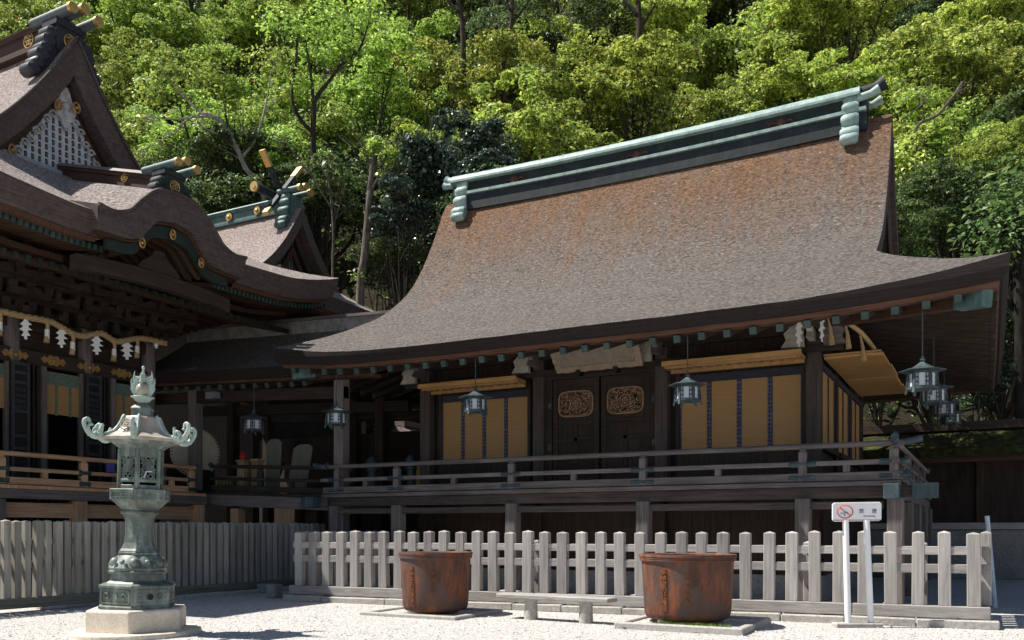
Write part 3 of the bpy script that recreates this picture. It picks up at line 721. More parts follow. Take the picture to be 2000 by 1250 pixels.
def shide_old(mb, p, w, h, ex, lean=0.0):
    ex = Vector(ex); p = Vector(p); k = 4
    for i in range(k):
        a = (i/k)*h; b_ = ((i+1.25)/k)*h; off = ((-1)**i)*w*.28
        en = Vector((ex.y, -ex.x, 0))
        q = [p+ex*(off-w/2*(.5 if i == 0 else 1))-Vector((0,0,a))+en*.012*i, p+ex*(off+w/2*(.5 if i == 0 else 1))-Vector((0,0,a*.95))+en*.012*i, p+ex*(off+w/2)-Vector((0,0,b_))+en*(.02*i+.02), p+ex*(off-w/2)-Vector((0,0,b_-.02))+en*(.02*i+.02)]
        q2 = [v+en*.003 for v in q]; mb.add(q+q2, [(0,1,2,3),(7,6,5,4),(0,4,5,1),(1,5,6,2),(2,6,7,3),(3,7,4,0)])
    return mb
for (x, y, z, w) in ((-3.4, 18.72, 5.80, .17), (-2.95, 18.7, 5.85, .12)):
    shide(MB(), (x, y, z), w, .55, (1,0,0)).build("paper_streamer", paper, SR)

# ================================================================== lettering
def text_into(mb, s, size, o, ex, ey, depth=.01, center=True):
    """glyph outlines of a string as thin solids on a plane"""
    cu = bpy.data.curves.new("glyphs", 'FONT'); cu.body = s; cu.size = size; cu.extrude = depth; cu.resolution_u = 3
    cu.align_x = 'CENTER'; cu.align_y = 'CENTER'
    ob = bpy.data.objects.new("glyphs", cu); COL.objects.link(ob)
    dg = bpy.context.evaluated_depsgraph_get(); me = bpy.data.meshes.new_from_object(ob.evaluated_get(dg))
    o, ex, ey = Vector(o), Vector(ex), Vector(ey); en = ex.cross(ey)
    mb.add([o+ex*v.co.x+ey*v.co.y+en*v.co.z for v in me.vertices], [tuple(p.vertices) for p in me.polygons])
    bpy.data.objects.remove(ob); bpy.data.meshes.remove(me); bpy.data.curves.remove(cu); return mb
def crest(mb, o, ex, ey, r):
    """gilt ring with the character inside"""
    o, ex, ey = Vector(o), Vector(ex), Vector(ey)
    mb.tube([o+ex*(r*math.cos(a))+ey*(r*math.sin(a)) for a in lin(0, 2*math.pi, 25)], r*.10, 6)
    return text_into(mb, "金", r*1.75, o, ex, ey, .015)

# ================================================================== the main hall on the left
M = root("main_shrine_hall", (-24, 14.6, 2.5), "tall dark timber hall with white latticed gable and bulging curved porch gable", "shrine hall")
YC = 14.6
pfM = interp([0,.3,.6,.95,1.3,1.65,2.0,2.8,4.2,6.1], [14.1,13.62,13.12,12.6,12.12,11.68,11.28,10.45,9.35,8.4])
RM = Roof(-40, -17, -36, -20.5, YC, 6.1, 2.8, pfM, .6, 1.5, .48, .14, .12, q=4)
YK = 14.62
in_porch = lambda w, xb: (lambda c: abs(c.y-YK) < w and c.x > xb)
mroof = RM.top(140, 60).cut(in_porch(1.75, -18.3)).build("roof", bark_main, M, smooth=30)
RM.edges('FRB').cut(in_porch(2.05, -19)).build("eave_edge", edge_main, mroof)
RM.fascia(.10, 'FRB').cut(in_porch(2.0, -19)).build("eave_board", red_x, mroof)
RM.soffit('FRB', (-38, -20.9, 11.2, 17.4), 8.75).cut(in_porch(1.5, -20.2)).build("soffit", red_y, mroof)
RM.verge('R', .52, .6, slope=.1).build("verge", edge_main, mroof, smooth=40)
# rolled lip up the gable edge
for k in (-1, 1):
    ds = lin(.02, 2.9, 26); L = []
    for a in lin(-60, 200, 8):
        L.append([(-20.47+.05*math.cos(R(a)), YC+k*d, pfM(d)-.03+.07*math.sin(R(a))) for d in ds])
    MB().strip(L).build("verge_roll", edge_main, mroof, smooth=60)
gb = MB()
pts = [(k*d, pfM(d)-.3) for k, dd in ((-1, lin(2.9, .01, 14)), (1, lin(.01, 2.9, 14))) for d in dd]
gb.prism(pts+[(2.9,9.6),(-2.9,9.6)], -.1, 0, o=(-21.15, YC, 0), ex=(0,1,0), en=(1,0,0)).build("gable_wall", dark_z, M)
gb = MB()
for k in (-1, 1):
    ds = lin(.02, 2.75, 18)
    gb.solid([[(q, YC+k*max(.0, d-.18-h*.5), pfM(d)-.52-h) for d in ds] for q, h in ((-20.92,-.1),(-20.92,.16),(-20.82,.16),(-20.82,-.1))])
gb.build("bargeboard", dark_y, M)
gb = MB()
for k in (-1, 1):
    ds = lin(.35, 2.7, 18)
    gb.solid([[(q, YC+k*max(0, d-.22-h*.5), pfM(d)-.68-h) for d in ds] for q, h in ((-21.1,0),(-21.1,.14),(-21.0,.14),(-21.0,0))])
gb.build("rake_board", red_y, M)
lat = MB(); zb = 10.72
topz = lambda v: pfM(abs(v)+.24)-.84
for i in range(-9, 10):
    v = i*.185; zt = min(topz(v), 12.95)
    if zt > zb+.1: lat.box(-21.08, -21.03, YC+v-.05, YC+v+.05, zb, zt)
for j in range(11):
    z = zb+.04+j*.185; w = max([v for v in lin(0, 1.9, 60) if topz(v) > z+.06] or [0])
    if w > .1: lat.box(-21.06, -21.035, YC-w, YC+w, z-.022, z+.022)
lat.build("gable_lattice", white_lattice, M)
kn = MB()
kn.box(-21.059, -21.053, YC-.01, YC+.01, zb, zb+1.8)
for j in range(10):
    kn.box(-21.058, -21.054, YC-max(.05, 1.5-.16*j), YC+max(.05, 1.5-.16*j), zb+.115+j*.185, zb+.125+j*.185)
    for i in range(-9, 9):
        v = (i+.5)*.185; z = zb+.12+j*.185
        if topz(v) > z+.14: kn.box(-21.055, -21.02, YC+v-.032, YC+v+.032, z-.03, z+.03)
kn.build("lattice_stud", simple("stud_brown", (.16,.10,.07), .7, .2), M)
MB().box(-21.12, -20.86, YC-2.15, YC+2.15, 10.42, 10.70).build("gable_sill", simple("grey_sill", (.30,.31,.34), .6, .3, 0, .2, 10, .1), M, bevel=.02)
MB().box(-21.05, -20.7, YC-2.5, YC+2.5, 10.25, 10.43).build("gable_sill", dark_y, M)
# hanging pendant carving with curls
pd = MB(); pend = [(-.09,.62),(.09,.62),(.16,.35),(.24,.2),(.30,.02),(.22,-.18),(.12,-.26),(.05,-.42),(0,-.5)]
pend = pend + [(-a, b_) for a, b_ in pend[::-1][1:-1]]
pd.prism(pend, 0, .07, o=(-21.0, YC, 12.3), ex=(0,1,0), en=(1,0,0))
rnd = random.Random(3)
for k in (-1, 1):
    for q in range(8):
        d = .16+.15*q; z = pfM(d+.3)-.95-.05*(q % 2)
        pd.tube(smooth_path([(-20.97, YC+k*(d+.11*math.cos(a)*(1-a/9)), z+.11*math.sin(a)*(1-a/9)) for a in lin(0, 6.5, 8)], 2), .028, 5)
pd.ball((-20.95, YC, 12.42), .12, 12); pd.build("pendant", grey_carve, M, smooth=40)
gf = MB()
for k, d in ((1,.22),(-1,.30),(-1,1.5),(1,1.35)):
    c = Vector((-20.80, YC+k*d, pfM(d+.3)-.80))
    gf.tube([c+Vector((.0,.09*math.cos(a),.13*math.sin(a))) for a in lin(0, 6.283, 15)], .028, 6); gf.ball(c, .055, 8)
    gf.build("gilt_fitting", gold_dull, M, smooth=50); gf = MB()
# main ridge
def boxridge(x0, x1, yc, z0, z1, w, h, mat, matc, parent):
    b_ = MB()
    for (a, c, ww) in ((0, .22*h, w*1.15), (.22*h, .78*h, w), (.78*h, h, w*1.25)):
        b_.solid([[(x0, yc+s_*ww/2, z0+q), (x1, yc+s_*ww/2, z1+q)] for s_, q in ((-1,a),(-1,c),(1,c),(1,a))])
    r_ = b_.build("ridge", mat, parent, bevel=.01)
    t_ = MB().solid([[(x0, yc+s_*w*.75, z0+h+q), (x1, yc+s_*w*.75, z1+h+q)] for s_, q in ((-1,.0),(-.6,.10),(.6,.10),(1,.0))])
    t_.build("ridge_cap", matc, parent, bevel=.01); return r_
ridge_grey = simple("ridge_weathered", (.17,.135,.125), .6, .3, 0, .3, 10, .2)
boxridge(-36, -20.9, YC, 14.0, 14.0, .46, .58, ridge_brown, ridge_grey, mroof)
def oni(x, yc, z, s, parent, mat, tubes=True, tm=cop_mid):
    """ridge-end block with curls down both sides and three projecting gilt-ended logs"""
    b_ = MB().prism([(-.34*s,-.10*s),(-.40*s,.35*s),(-.30*s,.62*s),(.30*s,.62*s),(.40*s,.35*s),(.34*s,-.10*s)], -.45*s, 0, o=(x,yc,z), ex=(0,1,0), en=(1,0,0))
    b_.box(x-.5*s, x+.05*s, yc-.40*s, yc+.40*s, z+.55*s, z+.72*s)
    for k in (-1, 1):
        for i, (dy, dz, r) in enumerate([(.45,.30,.15),(.52,.08,.17),(.60,-.14,.15),(.70,-.34,.17),(.80,-.58,.14),(.92,-.78,.16)]):
            b_.tube([(x-.42*s, yc+k*dy*s, z+dz*s), (x-.36*s, yc+k*dy*s, z+dz*s), (x-.02, yc+k*dy*s, z+dz*s), (x+.03*s, yc+k*dy*s, z+dz*s)], [r*.7*s, r*s, r*s, r*.7*s], 10)
        b_.prism([(.2,.3),(.5,.2),(.66,-.2),(.9,-.8),(.55,-.7),(.3,-.2)], -.38*s, -.04, o=(x,yc,z), ex=(0,k*s,0), ey=(0,0,s), en=(1,0,0))
    o_ = b_.build("ridge_ornament", mat, parent, smooth=40)
    crest(MB(), (x+.02, yc, z+.26*s), (0,1,0), (0,0,1), .17*s).build("crest", gold, o_ if o_.parent and o_.parent.parent is None else parent)
    for dy, dz, x1 in ((0, .93, .55), (-.32, .80, .55), (.34, .78, .6)):
        t_ = MB().tube([(x-.95*s, yc+dy*s, z+dz*s), (x+x1*s, yc+dy*s, z+dz*s)], .115*s, 14).build("ridge_log", tm, parent, smooth=40)
        MB().tube([(x+(x1-.06)*s, yc+dy*s, z+dz*s), (x+(x1+.03)*s, yc+dy*s, z+dz*s)], .13*s, 14).tube([(x+(x1+.03)*s, yc+dy*s, z+dz*s), (x+(x1+.05)*s, yc+dy*s, z+dz*s)], .06*s, 10).build("log_end", gold, parent, smooth=40)
oni(-20.75, YC, 13.75, 1.05, mroof, simple("ornament_black", (.025,.026,.033), .5, .4, 0, .3, 10, .3), tm=simple("log_slate", (.085,.11,.115), .5, .4))
c = at(56, 78, Y=YC-.25); crest(MB(), (c.x, YC-.25, 14.30), (1,0,0), (0,0,1), .19).build("crest", gold, mroof)

# curved porch gable
kt = interp([0,.5,1.0,1.4,1.8,2.15], [9.42,9.35,8.98,8.58,8.46,8.50]); kb = interp([0,.5,.8,1.05,1.4,2.15], [8.74,8.64,8.36,8.08,8.0,7.98])
YK = 14.62; ss = lin(-2.15, 2.15, 61); up = lambda x: .26*(-16.8-x)
kr = MB(); kr.strip([[(x, YK+s_*(1+.0), kt(abs(s_))+up(x)) for s_ in ss] for x in lin(-16.8, -20.6, 12)])
kroof = kr.build("porch_roof", bark_main, M, smooth=40)
ke = MB(); ke.strip([[(-16.8, YK+s_, kt(abs(s_))) for s_ in ss], [(-16.79, YK+s_*.995, kt(abs(s_))-.06) for s_ in ss], [(-16.86, YK+s_*.985, kb(abs(s_))) for s_ in ss], [(-17.5, YK+s_*.985, kb(abs(s_))+.03) for s_ in ss]])
for k in (-1, 1): ke.strip([[(x, YK+k*2.15, kt(2.15)+up(x)) for x in lin(-16.8, -18.2, 4)], [(x-.05, YK+k*2.12, kb(2.15)) for x in lin(-16.8, -18.2, 4)]])
ke.build("porch_edge", edge_main, kroof, smooth=30)
MB().tube([(-16.79, YK+s_, kt(abs(s_))+.0) for s_ in ss], .05, 6).build("porch_lip", edge_main, kroof, smooth=60)
f_ = MB(); f_.solid([[(q, YK+s_*.97, kb(abs(s_))-h) for s_ in ss] for q, h in ((-16.98,.005),(-16.98,.045),(-17.3,.045),(-17.3,.005))]); f_.build("porch_trim", red_x, kroof)
f_ = MB(); sb = lin(-1.75, 1.75, 41)
f_.solid([[(q, YK+s_, kb(abs(s_))-.07-h*(1-.25*abs(s_)/1.75)) for s_ in sb] for q, h in ((-17.05,0),(-17.05,.30),(-17.16,.30),(-17.16,0))]); f_.build("porch_bargeboard", green_black, kroof)
for dy, dz in ((0, 8.50), (.86, 8.06), (-.86, 8.06)):
    g_ = MB(); g_.tube([(-17.0, YK+dy+.07*math.cos(a), dz+.11*math.sin(a)) for a in lin(0, 6.283, 15)], .024, 6).ball((-17.0, YK+dy, dz), .05, 8); g_.build("gilt_fitting", gold_dull, kroof, smooth=50)
for i in range(9):
    x = -17.4-.32*i; mb = MB(); sr = lin(-1.15, 1.15, 21)
    mb.solid([[(x+q, YK+s_, kb(abs(s_))-.16-h+.05*i*0) for s_ in sr] for q, h in ((-.05,0),(-.05,.12),(.05,.12),(.05,0))]); mb.build("porch_rib", red_y, kroof)
MB().strip([[(x, YK+s_, kb(abs(s_))-.10) for s_ in lin(-1.3, 1.3, 25)] for x in (-17.3, -21.0)]).build("porch_ceiling", dark_x, kroof)
MB().solid([[(-17.55+q, YK+s_, 7.52-h+.12*(1-(s_/2.2)**2)) for s_ in lin(-2.2, 2.2, 15)] for q, h in ((-.12,0),(-.12,.34),(.12,.34),(.12,0))]).build("rainbow_beam", dark_y, M)
MB().prism([(-.62,0),(-.5,.16),(-.28,.3),(-.12,.5),(.12,.5),(.28,.3),(.5,.16),(.62,0)], -.05, .05, o=(-17.5,YK,7.66), ex=(0,1,0), en=(1,0,0)).build("frog_leg_strut", dark_y, M)
boxridge(-21.0, -17.05, YK, 9.35+up(-21.0)*.98, 9.40, .34, .42, ridge_brown, ridge_grey, kroof)
oni(-16.95, YK, 9.42, .78, kroof, cop_dark, tm=cop_mid)
c = at(243, 346, Y=YK-.2); crest(MB(), (c.x, YK-.2, c.z), (1,0,0), (0,0,1), .11).build("crest", gold, kroof)

# rafters in two tiers under the front eave, and down the far side
def ze(y): return RM.z(-17, y-YC) - .48 - .10 - .12*min(1, abs(y-YC)/6.1)**4
for i in range(84):
    y = 8.7+i*.143
    if abs(y-YK) < 1.6: continue
    r_ = MB().bar((-17.42, y, ze(y)-.07), (-19.6, y, 8.15), .06, .10).build("rafter", red_y, M)
    MB().bar((-17.40, y, ze(y)-.07), (-17.46, y, ze(y)-.062), .085, .12).build("rafter_cap", cop_deep, r_)
for i in range(40):
    y = 9.2+i*.28
    r_ = MB().bar((-18.5, y, 7.45), (-21, y, 8.05), .10, .12).build("lower_rafter", red_y, M)
    MB().bar((-18.48, y, 7.445), (-18.55, y, 7.465), .12, .14).build("rafter_cap", green_black, r_)
for ya, yb in ((8.9, YK-1.7), (YK+1.7, 20.2)): MB().solid([[(-18.62+q, y, ze(y)-.16-h+.10) for y in lin(ya, yb, 12)] for q, h in ((0,0),(0,.14),(-.2,.14),(-.2,0))]).build("flying_rafter_board", red_y, M)
for i in range(26):
    x = -17.6-i*.35; e = RM.z(x, 6.1)-.48-.2
    MB().bar((x, 20.3, e), (x, 17.4, 8.2), .10, .12).build("side_rafter", red_y, M)
MB().bar((-17.35, 20.3, RM.z(-17,6.1)-.78), (-21, 17.3, 7.9), .22, .28).build("hip_rafter", dark_x, M)

# pillars, brackets, beams
YP = (9.2, 11.2, 13.2, 15.2, 17.2)
for y in YP:
    MB().tube([(-21, y, 2.5), (-21, y, 6.9)], .19, 16).build("pillar", aged_z, M, smooth=40)
    b_ = MB()
    for k in range(4):
        z = 6.75+.34*k; e = .25+.46*k
        b_.box(-21.1, -21+e+.35, y-.08, y+.08, z, z+.17)
        w = .40+.12*k; b_.box(-21+e-.08, -21+e+.08, y-w, y+w, z+.02, z+.18)
        for dy in (-w+.07, 0, w-.07): b_.prism([(-.11,.17),(-.07,0),(.07,0),(.11,.17)], -.11, .11, o=(-21+e, y+dy, z+.17), ex=(1,0,0), en=(0,1,0))
    b_.build("bracket_set", dark_x, M)
    if y < 17:
        b2 = MB()
        for k in range(4):
            z = 6.75+.34*k; e = .2+.46*k; w = .32
            b2.box(-21.1, -21+e+.3, y+1-.07, y+1.07, z, z+.15); b2.box(-21+e-.07, -21+e+.07, y+1-w, y+1+w, z+.02, z+.16)
            for dy in (-w+.07, w-.07): b2.box(-21+e-.09, -21+e+.09, y+1+dy-.08, y+1+dy+.08, z+.16, z+.32)
        b2.build("bracket_set", dark_x, M)
for k in range(4): MB().box(-21.0+.46*k+.16, -21.0+.46*k+.30, 8.6, 18.0+.3*k, 7.08+.34*k, 7.20+.34*k).build("bracket_beam", dark_y, M)
MB().box(-21.15, -20.85, 8.6, 17.4, 5.60, 5.95).build("head_beam", dark_y, M, bevel=.01)
MB().box(-21.1, -20.9, 8.6, 17.4, 6.45, 6.75).build("head_beam", dark_y, M, bevel=.01)
MB().box(-21.2, -21.12, 8.6, 17.3, 5.9, 8.9).build("upper_wall", dark_y, M)
MB().box(-27, -21.1, 17.28, 17.36, 2.5, 8.9).build("side_wall", dark_x, M)
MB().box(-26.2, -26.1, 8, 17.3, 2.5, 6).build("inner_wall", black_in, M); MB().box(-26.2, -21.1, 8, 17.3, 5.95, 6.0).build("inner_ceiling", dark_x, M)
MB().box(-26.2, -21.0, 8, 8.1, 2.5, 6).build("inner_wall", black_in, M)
fit_poly = [(-.34,0),(-.26,.09),(-.17,.05),(-.1,.13),(0,.10),(.1,.13),(.17,.05),(.26,.09),(.34,0),(.26,-.09),(.17,-.05),(.1,-.13),(0,-.10),(-.1,-.13),(-.17,-.05),(-.26,-.09)]
for y in (11.2, 12.2, 13.2, 14.2, 15.2, 16.2, 17.0):
    g_ = MB().prism(fit_poly, 0, .02, o=(-20.85, y, 5.78), ex=(0,1,0), en=(1,0,0)); g_.ball((-20.82, y, 5.78), .06, 8)
    for k in (-1, 1): 
        for q in (.15, .26): g_.tube([(-20.825, y+k*q+.04*math.cos(a), 5.78+.04*math.sin(a)) for a in lin(0, 6.283, 11)], .012, 5)
    g_.build("gilt_fitting", gold_dull, M)
# bays: folded carved doors, slatted jambs, half-lowered blinds
for y in (11.2, 13.2, 15.2):
    d_ = MB().box(-20.78, -20.70, y-.20, y+.26, 2.55, 5.58).build("door_leaf", blackm, M, bevel=.01)
    f_ = MB()
    for (a, b_) in ((-.20,-.13),(.19,.26)): f_.box(-20.70, -20.66, y+a, y+b_, 2.55, 5.58)
    for z in (2.55, 3.45, 3.75, 4.35, 5.05, 5.28, 5.50): f_.box(-20.70, -20.665, y-.13, y+.19, z, z+.07)
    for i in range(4):
        for j in range(4): f_.box(-20.70, -20.685, y-.10+i*.07, y-.06+i*.07, 4.45+j*.14, 4.53+j*.14)
    f_.build("door_frame", simple("door_slate", (.035,.038,.045), .55, .35, 0, .3, 14, .2) if y == 11.2 else bpy.data.materials["door_slate"], d_)
    s_ = MB()
    for i in range(3): s_.box(-20.92, -20.86, y+.34+i*.12, y+.40+i*.12, 2.55, 5.6)
    s_.build("slatted_jamb", dark_z, M); MB().box(-20.95, -20.80, y+.66, y+.80, 2.55, 5.6).build("door_post", aged_z, M, bevel=.01)
    o0, o1 = y+.80, y+1.82
    bl = MB().box(-21.0, -20.98, o0, o1, 4.45, 5.22).build("blind", blind, M)
    MB().box(-20.985, -20.96, o0, o1, 5.20, 5.52).build("blind_valance", cloth_sage, bl)
    for q in (.36, .74): MB().box(-20.98, -20.965, o0+q*(o1-o0)-.03, o0+q*(o1-o0)+.03, 4.42, 5.2).build("blind_tape", cloth_sage, bl)
    MB().box(-21.3, -21.27, o0, o0+.35, 2.55, 4.6).build("drape", cloth_green, M)
# floor, veranda, rail, posts, underfloor
mb = MB()
for i in range(46): mb.box(-21.2, -18.95, 8+i*.205, 8+i*.205+.2, 2.42, 2.5)
mb.build("veranda_floor", new_x, M)
MB().box(-26.2, -21.2, 8, 17.3, 2.4, 2.49).build("floor", dark_y, M)
MB().box(-19.2, -18.98, 7.5, 17.5, 2.20, 2.415).build("edge_beam", aged_y, M, bevel=.01)
MB().box(-19.3, -19.15, 7.5, 17.45, 1.78, 2.12).build("tie_beam", new_y, M, bevel=.01)
rail_run(1, 8.2, 17.15, -19.12, (9.8, 11.78, 13.8, 15.6, 17.05), (10.8, 12.8, 14.8, 16.4), parent=M, z0=2.5, mats=(new_y, new_z), ext=.12, fit=cop_tip, fw=.19, fh=1.25)
for y, m_ in ((9.8, aged_z), (11.7, aged_z), (13.7, new_z), (17.3, new_z)):
    MB().box(-19.32, -19.02, y-.15, y+.15, 0, 2.2).build("veranda_post", m_, M, bevel=.02)
    MB().box(-20.8, -19.3, y-.12, y+.12, 1.85, 2.15).build("joist", m_ if m_ is new_z else aged_x, M, bevel=.01)
mb = MB()
for i in range(50): mb.box(-20.8, -20.74, 8+i*.19, 8.08+i*.19, .3, 2.3)
mb.build("underfloor_slats", dark_z, M); MB().box(-21.1, -21.0, 8, 17.4, 0, 2.4).build("underfloor_dark_backing", black_in, M)  # near-black sheet behind the slats stands in for underfloor shade
MB().box(-26, -20.9, 17.2, 17.3, 0, 2.4).build("underfloor_dark_backing", black_in, M)

# sacred straw rope across the front
SH = root("sacred_rope", (-20.35, 14.0, 6.2), "long twisted straw rope with paper streamers and tassels strung across the main hall's front", "straw rope")
rp = [at(px, py, X=-20.4) for px, py in ((-150,588),(-60,600),(0,608),(52,619),(94,627),(116,637),(143,652),(166,656),(197,651),(225,666),(249,664),(268,661),(291,663),(324,671))]
pth = smooth_path(rp, 8); tw = MB()
for q in range(3):
    pp = []
    for i, p in enumerate(pth):
        a = i*.9+q*2.094; pp.append(p+Vector((math.cos(a)*.038, 0, math.sin(a)*.038)))
    tw.tube(pp, .050, 7)
tw.build("rope", straw, SH, smooth=60)
for px, py, w in ((-40,625,.26),(50,622,.26),(120,640,.26),(189,655,.30),(248,666,.32),(305,667,.15)):
    shide(MB(), at(px, py, X=-20.38), w, .50 if px < 300 else .2, (0,1,0)).build("paper_streamer", paper, SH)
for px, py in ((0,612),(92,628),(142,653),(223,667),(268,662)):
    p = at(px, py, X=-20.37); t_ = MB().tube([p, p+Vector((0,.02,-.12)), p+Vector((0,0,-.3)), p+Vector((0,-.02,-.52))], [.055,.045,.05,.075], 8).build("straw_tassel", straw, SH, smooth=50)
    MB().tube([p+Vector((0,0,-.20)), p+Vector((0,-.005,-.42))], [.056,.062], 8).build("paper_band", paper, t_, smooth=50)
for i, (px, py) in enumerate(((215,893),(240,893))):
    p = at(px, py, X=-20.2); v_ = root("notice_card", (p.x, p.y, 2.5), ["violet notice card on the veranda, left of the bronze lantern", "violet notice card on the veranda, half hidden behind the bronze lantern"][i], "notice card", "violet cards on the veranda")
    MB().box(p.x-.02, p.x+.02, p.y-.11, p.y+.11, 3.0, 3.34).build("card", violet, v_); MB().box(p.x-.03, p.x+.03, p.y-.03, p.y+.03, 2.5, 3.0).box(p.x-.12, p.x+.12, p.y-.12, p.y+.12, 2.5, 2.54).build("stand", blackm, v_)

# ================================================================== covered corridor between the two halls
K = root("covered_corridor", (-17.2, 19, 0), "low dark corridor with bark roof linking the two bigger halls", "corridor")
zk = lambda x, b_: b_ - .045*(x+17.2)
pfK = interp([0, .8, 2.0, 3.3], [7.55, 6.95, 6.25, 5.80]); xs = lin(-23, -13.2, 16)
kr = MB(); kr.strip([[(x, 20.6+v, zk(x, pfK(abs(v)))) for x in xs] for v in lin(-3.3, 3.3, 24)])
kro = kr.build("roof", bark, K, smooth=30)
MB().strip([[(x, 17.3, zk(x, 5.80)) for x in xs], [(x, 17.38, zk(x, 5.52)) for x in xs], [(x, 17.7, zk(x, 5.52)) for x in xs]]).build("eave_edge", edge_dark, kro)
MB().solid([[(x, y, zk(x, z)) for x in xs] for y, z in ((17.42,5.515),(17.42,5.44),(17.7,5.44),(17.7,5.515))]).build("eave_board", red_x, kro)
MB().strip([[(x, 17.6, zk(x, 5.50)) for x in xs], [(x, 20.6, zk(x, 6.5)) for x in xs], [(x, 23.6, zk(x, 5.5)) for x in xs]]).build("soffit", dark_y, kro)
MB().solid([[(x, 20.6+s_, zk(x, z)) for x in xs] for s_, z in ((-.26,7.35),(-.26,7.72),(.26,7.72),(.26,7.35))]).build("ridge", simple("ridge_grey_board", (.24,.225,.215), .8, .2, 0, .35, 5, .3), kro)
MB().solid([[(x, 20.6+s_, zk(x, z)) for x in xs] for s_, z in ((-.34,7.72),(-.34,7.80),(.34,7.80),(.34,7.72))]).build("ridge_cap", aged_x, kro)
for i in range(17):
    x = -22.4+i*.43; rafter((x, 17.55, zk(x, 5.36)), (x, 20.4, zk(x, 6.35)), .10, .12, parent=K, capl=.05)
for (x, y) in ((-19.95,17.95),(-14.65,17.95),(-21.4,20.8),(-15.5,20.8),(-18.2,23.0),(-22,23.0),(-14.6,23.0)):
    MB().box(x-.15, x+.15, y-.15, y+.15, 0, zk(x, 6.0 if y < 19 else 6.3)).build("pillar", aged_z if y < 19 else dark_z, K, bevel=.02)
for y in (17.95, 20.8, 23.0): MB().solid([[(-23, y+a, zk(-23, z)), (-14.5, y+a, zk(-14.5, z))] for a, z in ((-.1,5.0),(-.1,5.3),(.1,5.3),(.1,5.0))]).build("beam", dark_x, K)
MB().solid([[(x, y, zk(x, z)) for x in (-23, -14.9)] for y, z in ((17.75,2.42),(17.75,2.50),(23.2,2.50),(23.2,2.42))]).build("floor", dark_x, K)
MB().solid([[(x, y, zk(x, z)) for x in (-19.5, -14.9)] for y, z in ((17.7,2.1),(17.7,2.41),(17.9,2.41),(17.9,2.1))]).build("edge_beam", aged_x, K, bevel=.01)
rail_run(0, -19.1, -15.1, 17.80, (-17.3,), (-18.3, -16.2), parent=K, z0=2.58, mats=(dark_x, dark_z), ext=.1, fit=cop_deep, slope=-.045)
MB().box(-18.5, -18.2, 17.85, 18.15, 0, 2.1).build("floor_post", new_z, K, bevel=.02)
MB().box(-15.9, -15.6, 18.1, 18.4, 0, 2.1).build("floor_post", dark_z, K); MB().box(-17.1, -16.9, 18.9, 19.1, 0, 2.1).build("floor_post", red_y, K)
MB().box(-23, -13.0, 23.6, 23.7, 0, 4.7).build("back_wall", dark_z, K)
MB().box(-14.6, -12.95, 21.5, 21.6, .5, 2.3).build("low_panel", tan_board, K)
MB().box(-14.4, -13.4, 20.7, 20.75, 2.5, 3.3).build("openwork_rail", gold_dull, K)
p = at(415, 772, Y=17.6); MB().box(p.x-.22, p.x+.14, 17.55, 17.75, p.z-.09, p.z+.09).build("lamp_box", simple("lamp_grey", (.18,.19,.21), .6), K)

# low passage roof seen through the corridor
PR = root("rear_passage", (-17.3, 26, 0), "low roofed passage with pale sunlit bark roof, seen through the corridor pillars behind", "passage")
MB().solid([[(x, y, z) for y in (24.2, 33)] for x, z in ((-18.6,4.3),(-17.3,5.0),(-15.9,4.30),(-15.9,4.16),(-17.3,4.8),(-18.6,4.15))]).build("roof", bark_main, PR)
MB().solid([[(x, y, z) for y in (24.2, 33)] for x, z in ((-17.5,4.95),(-17.5,5.15),(-17.1,5.15),(-17.1,4.95))]).build("ridge", ridge_grey, PR)
MB().box(-18.3, -16.3, 24.4, 33, 0, 4.1).build("wall", dark_z, PR); MB().box(-16.3, -16.2, 24.4, 33, 2.2, 3.1).build("railing", tan_board, PR)

# ================================================================== sanctuary roof behind, with crossed finials
Z = root("sanctuary_hall", (-28, 27, 0), "smaller hall behind the main hall, pale brown roof with green ridge and gold-tipped crossed finial", "shrine hall")
pfZ = interp([0,.5,1.0,1.6,2.3,3.4,5.0], [14.35,13.55,12.8,12.1,11.45,10.6,9.75])
RZ = Roof(-38, -20.5, -36, -24, 27, 5.0, 2.3, pfZ, .5, 1.5, .45, .12, q=4)
zr = RZ.top(40, 20).build("roof", bark_main, Z, smooth=30)
RZ.edges('FRB').build("eave_edge", edge_main, zr); RZ.fascia(.09, 'FR').build("eave_board", red_y, zr)
RZ.verge('R', .36, .6).build("verge", edge_main, zr, smooth=40)
RZ.soffit('FR', (-36, -24, 24.5, 29.5), 10.1).build("soffit", dark_y, zr)
MB().box(-36, -24.2, 24.5, 29.5, 0, 10.3).build("wall", dark_z, Z)
gb = MB(); pts = [(k*d, pfZ(d)-.3) for k, dd in ((-1, lin(2.4, .01, 12)), (1, lin(.01, 2.4, 12))) for d in dd]
gb.prism(pts+[(2.4,10.5),(-2.4,10.5)], -.1, 0, o=(-24.75, 27, 0), ex=(0,1,0), en=(1,0,0)).build("gable_wall", dark_z, Z)
gb = MB()
for i in range(-8, 9):
    v = i*.16; zt = pfZ(abs(v)+.3)-.9
    if zt > 11.2: gb.box(-24.73, -24.68, 27+v-.03, 27+v+.03, 11.1, zt)
gb.build("gable_lattice", simple("dim_lattice", (.16,.16,.17), .7), Z)
for off, m_ in ((.38, dark_y), (.85, red_y)):
    gb = MB()
    for k in (-1, 1):
        ds = lin(.1, 2.3, 14); gb.solid([[(q, 27+k*max(0, d-.1-h*.4-off*.3), pfZ(d)-off-h) for d in ds] for q, h in ((-24.6+.1*(off<.5),0),(-24.6+.1*(off<.5),.26),(-24.5+.1*(off<.5),.26),(-24.5+.1*(off<.5),0))])
    gb.build("bargeboard", m_, Z)
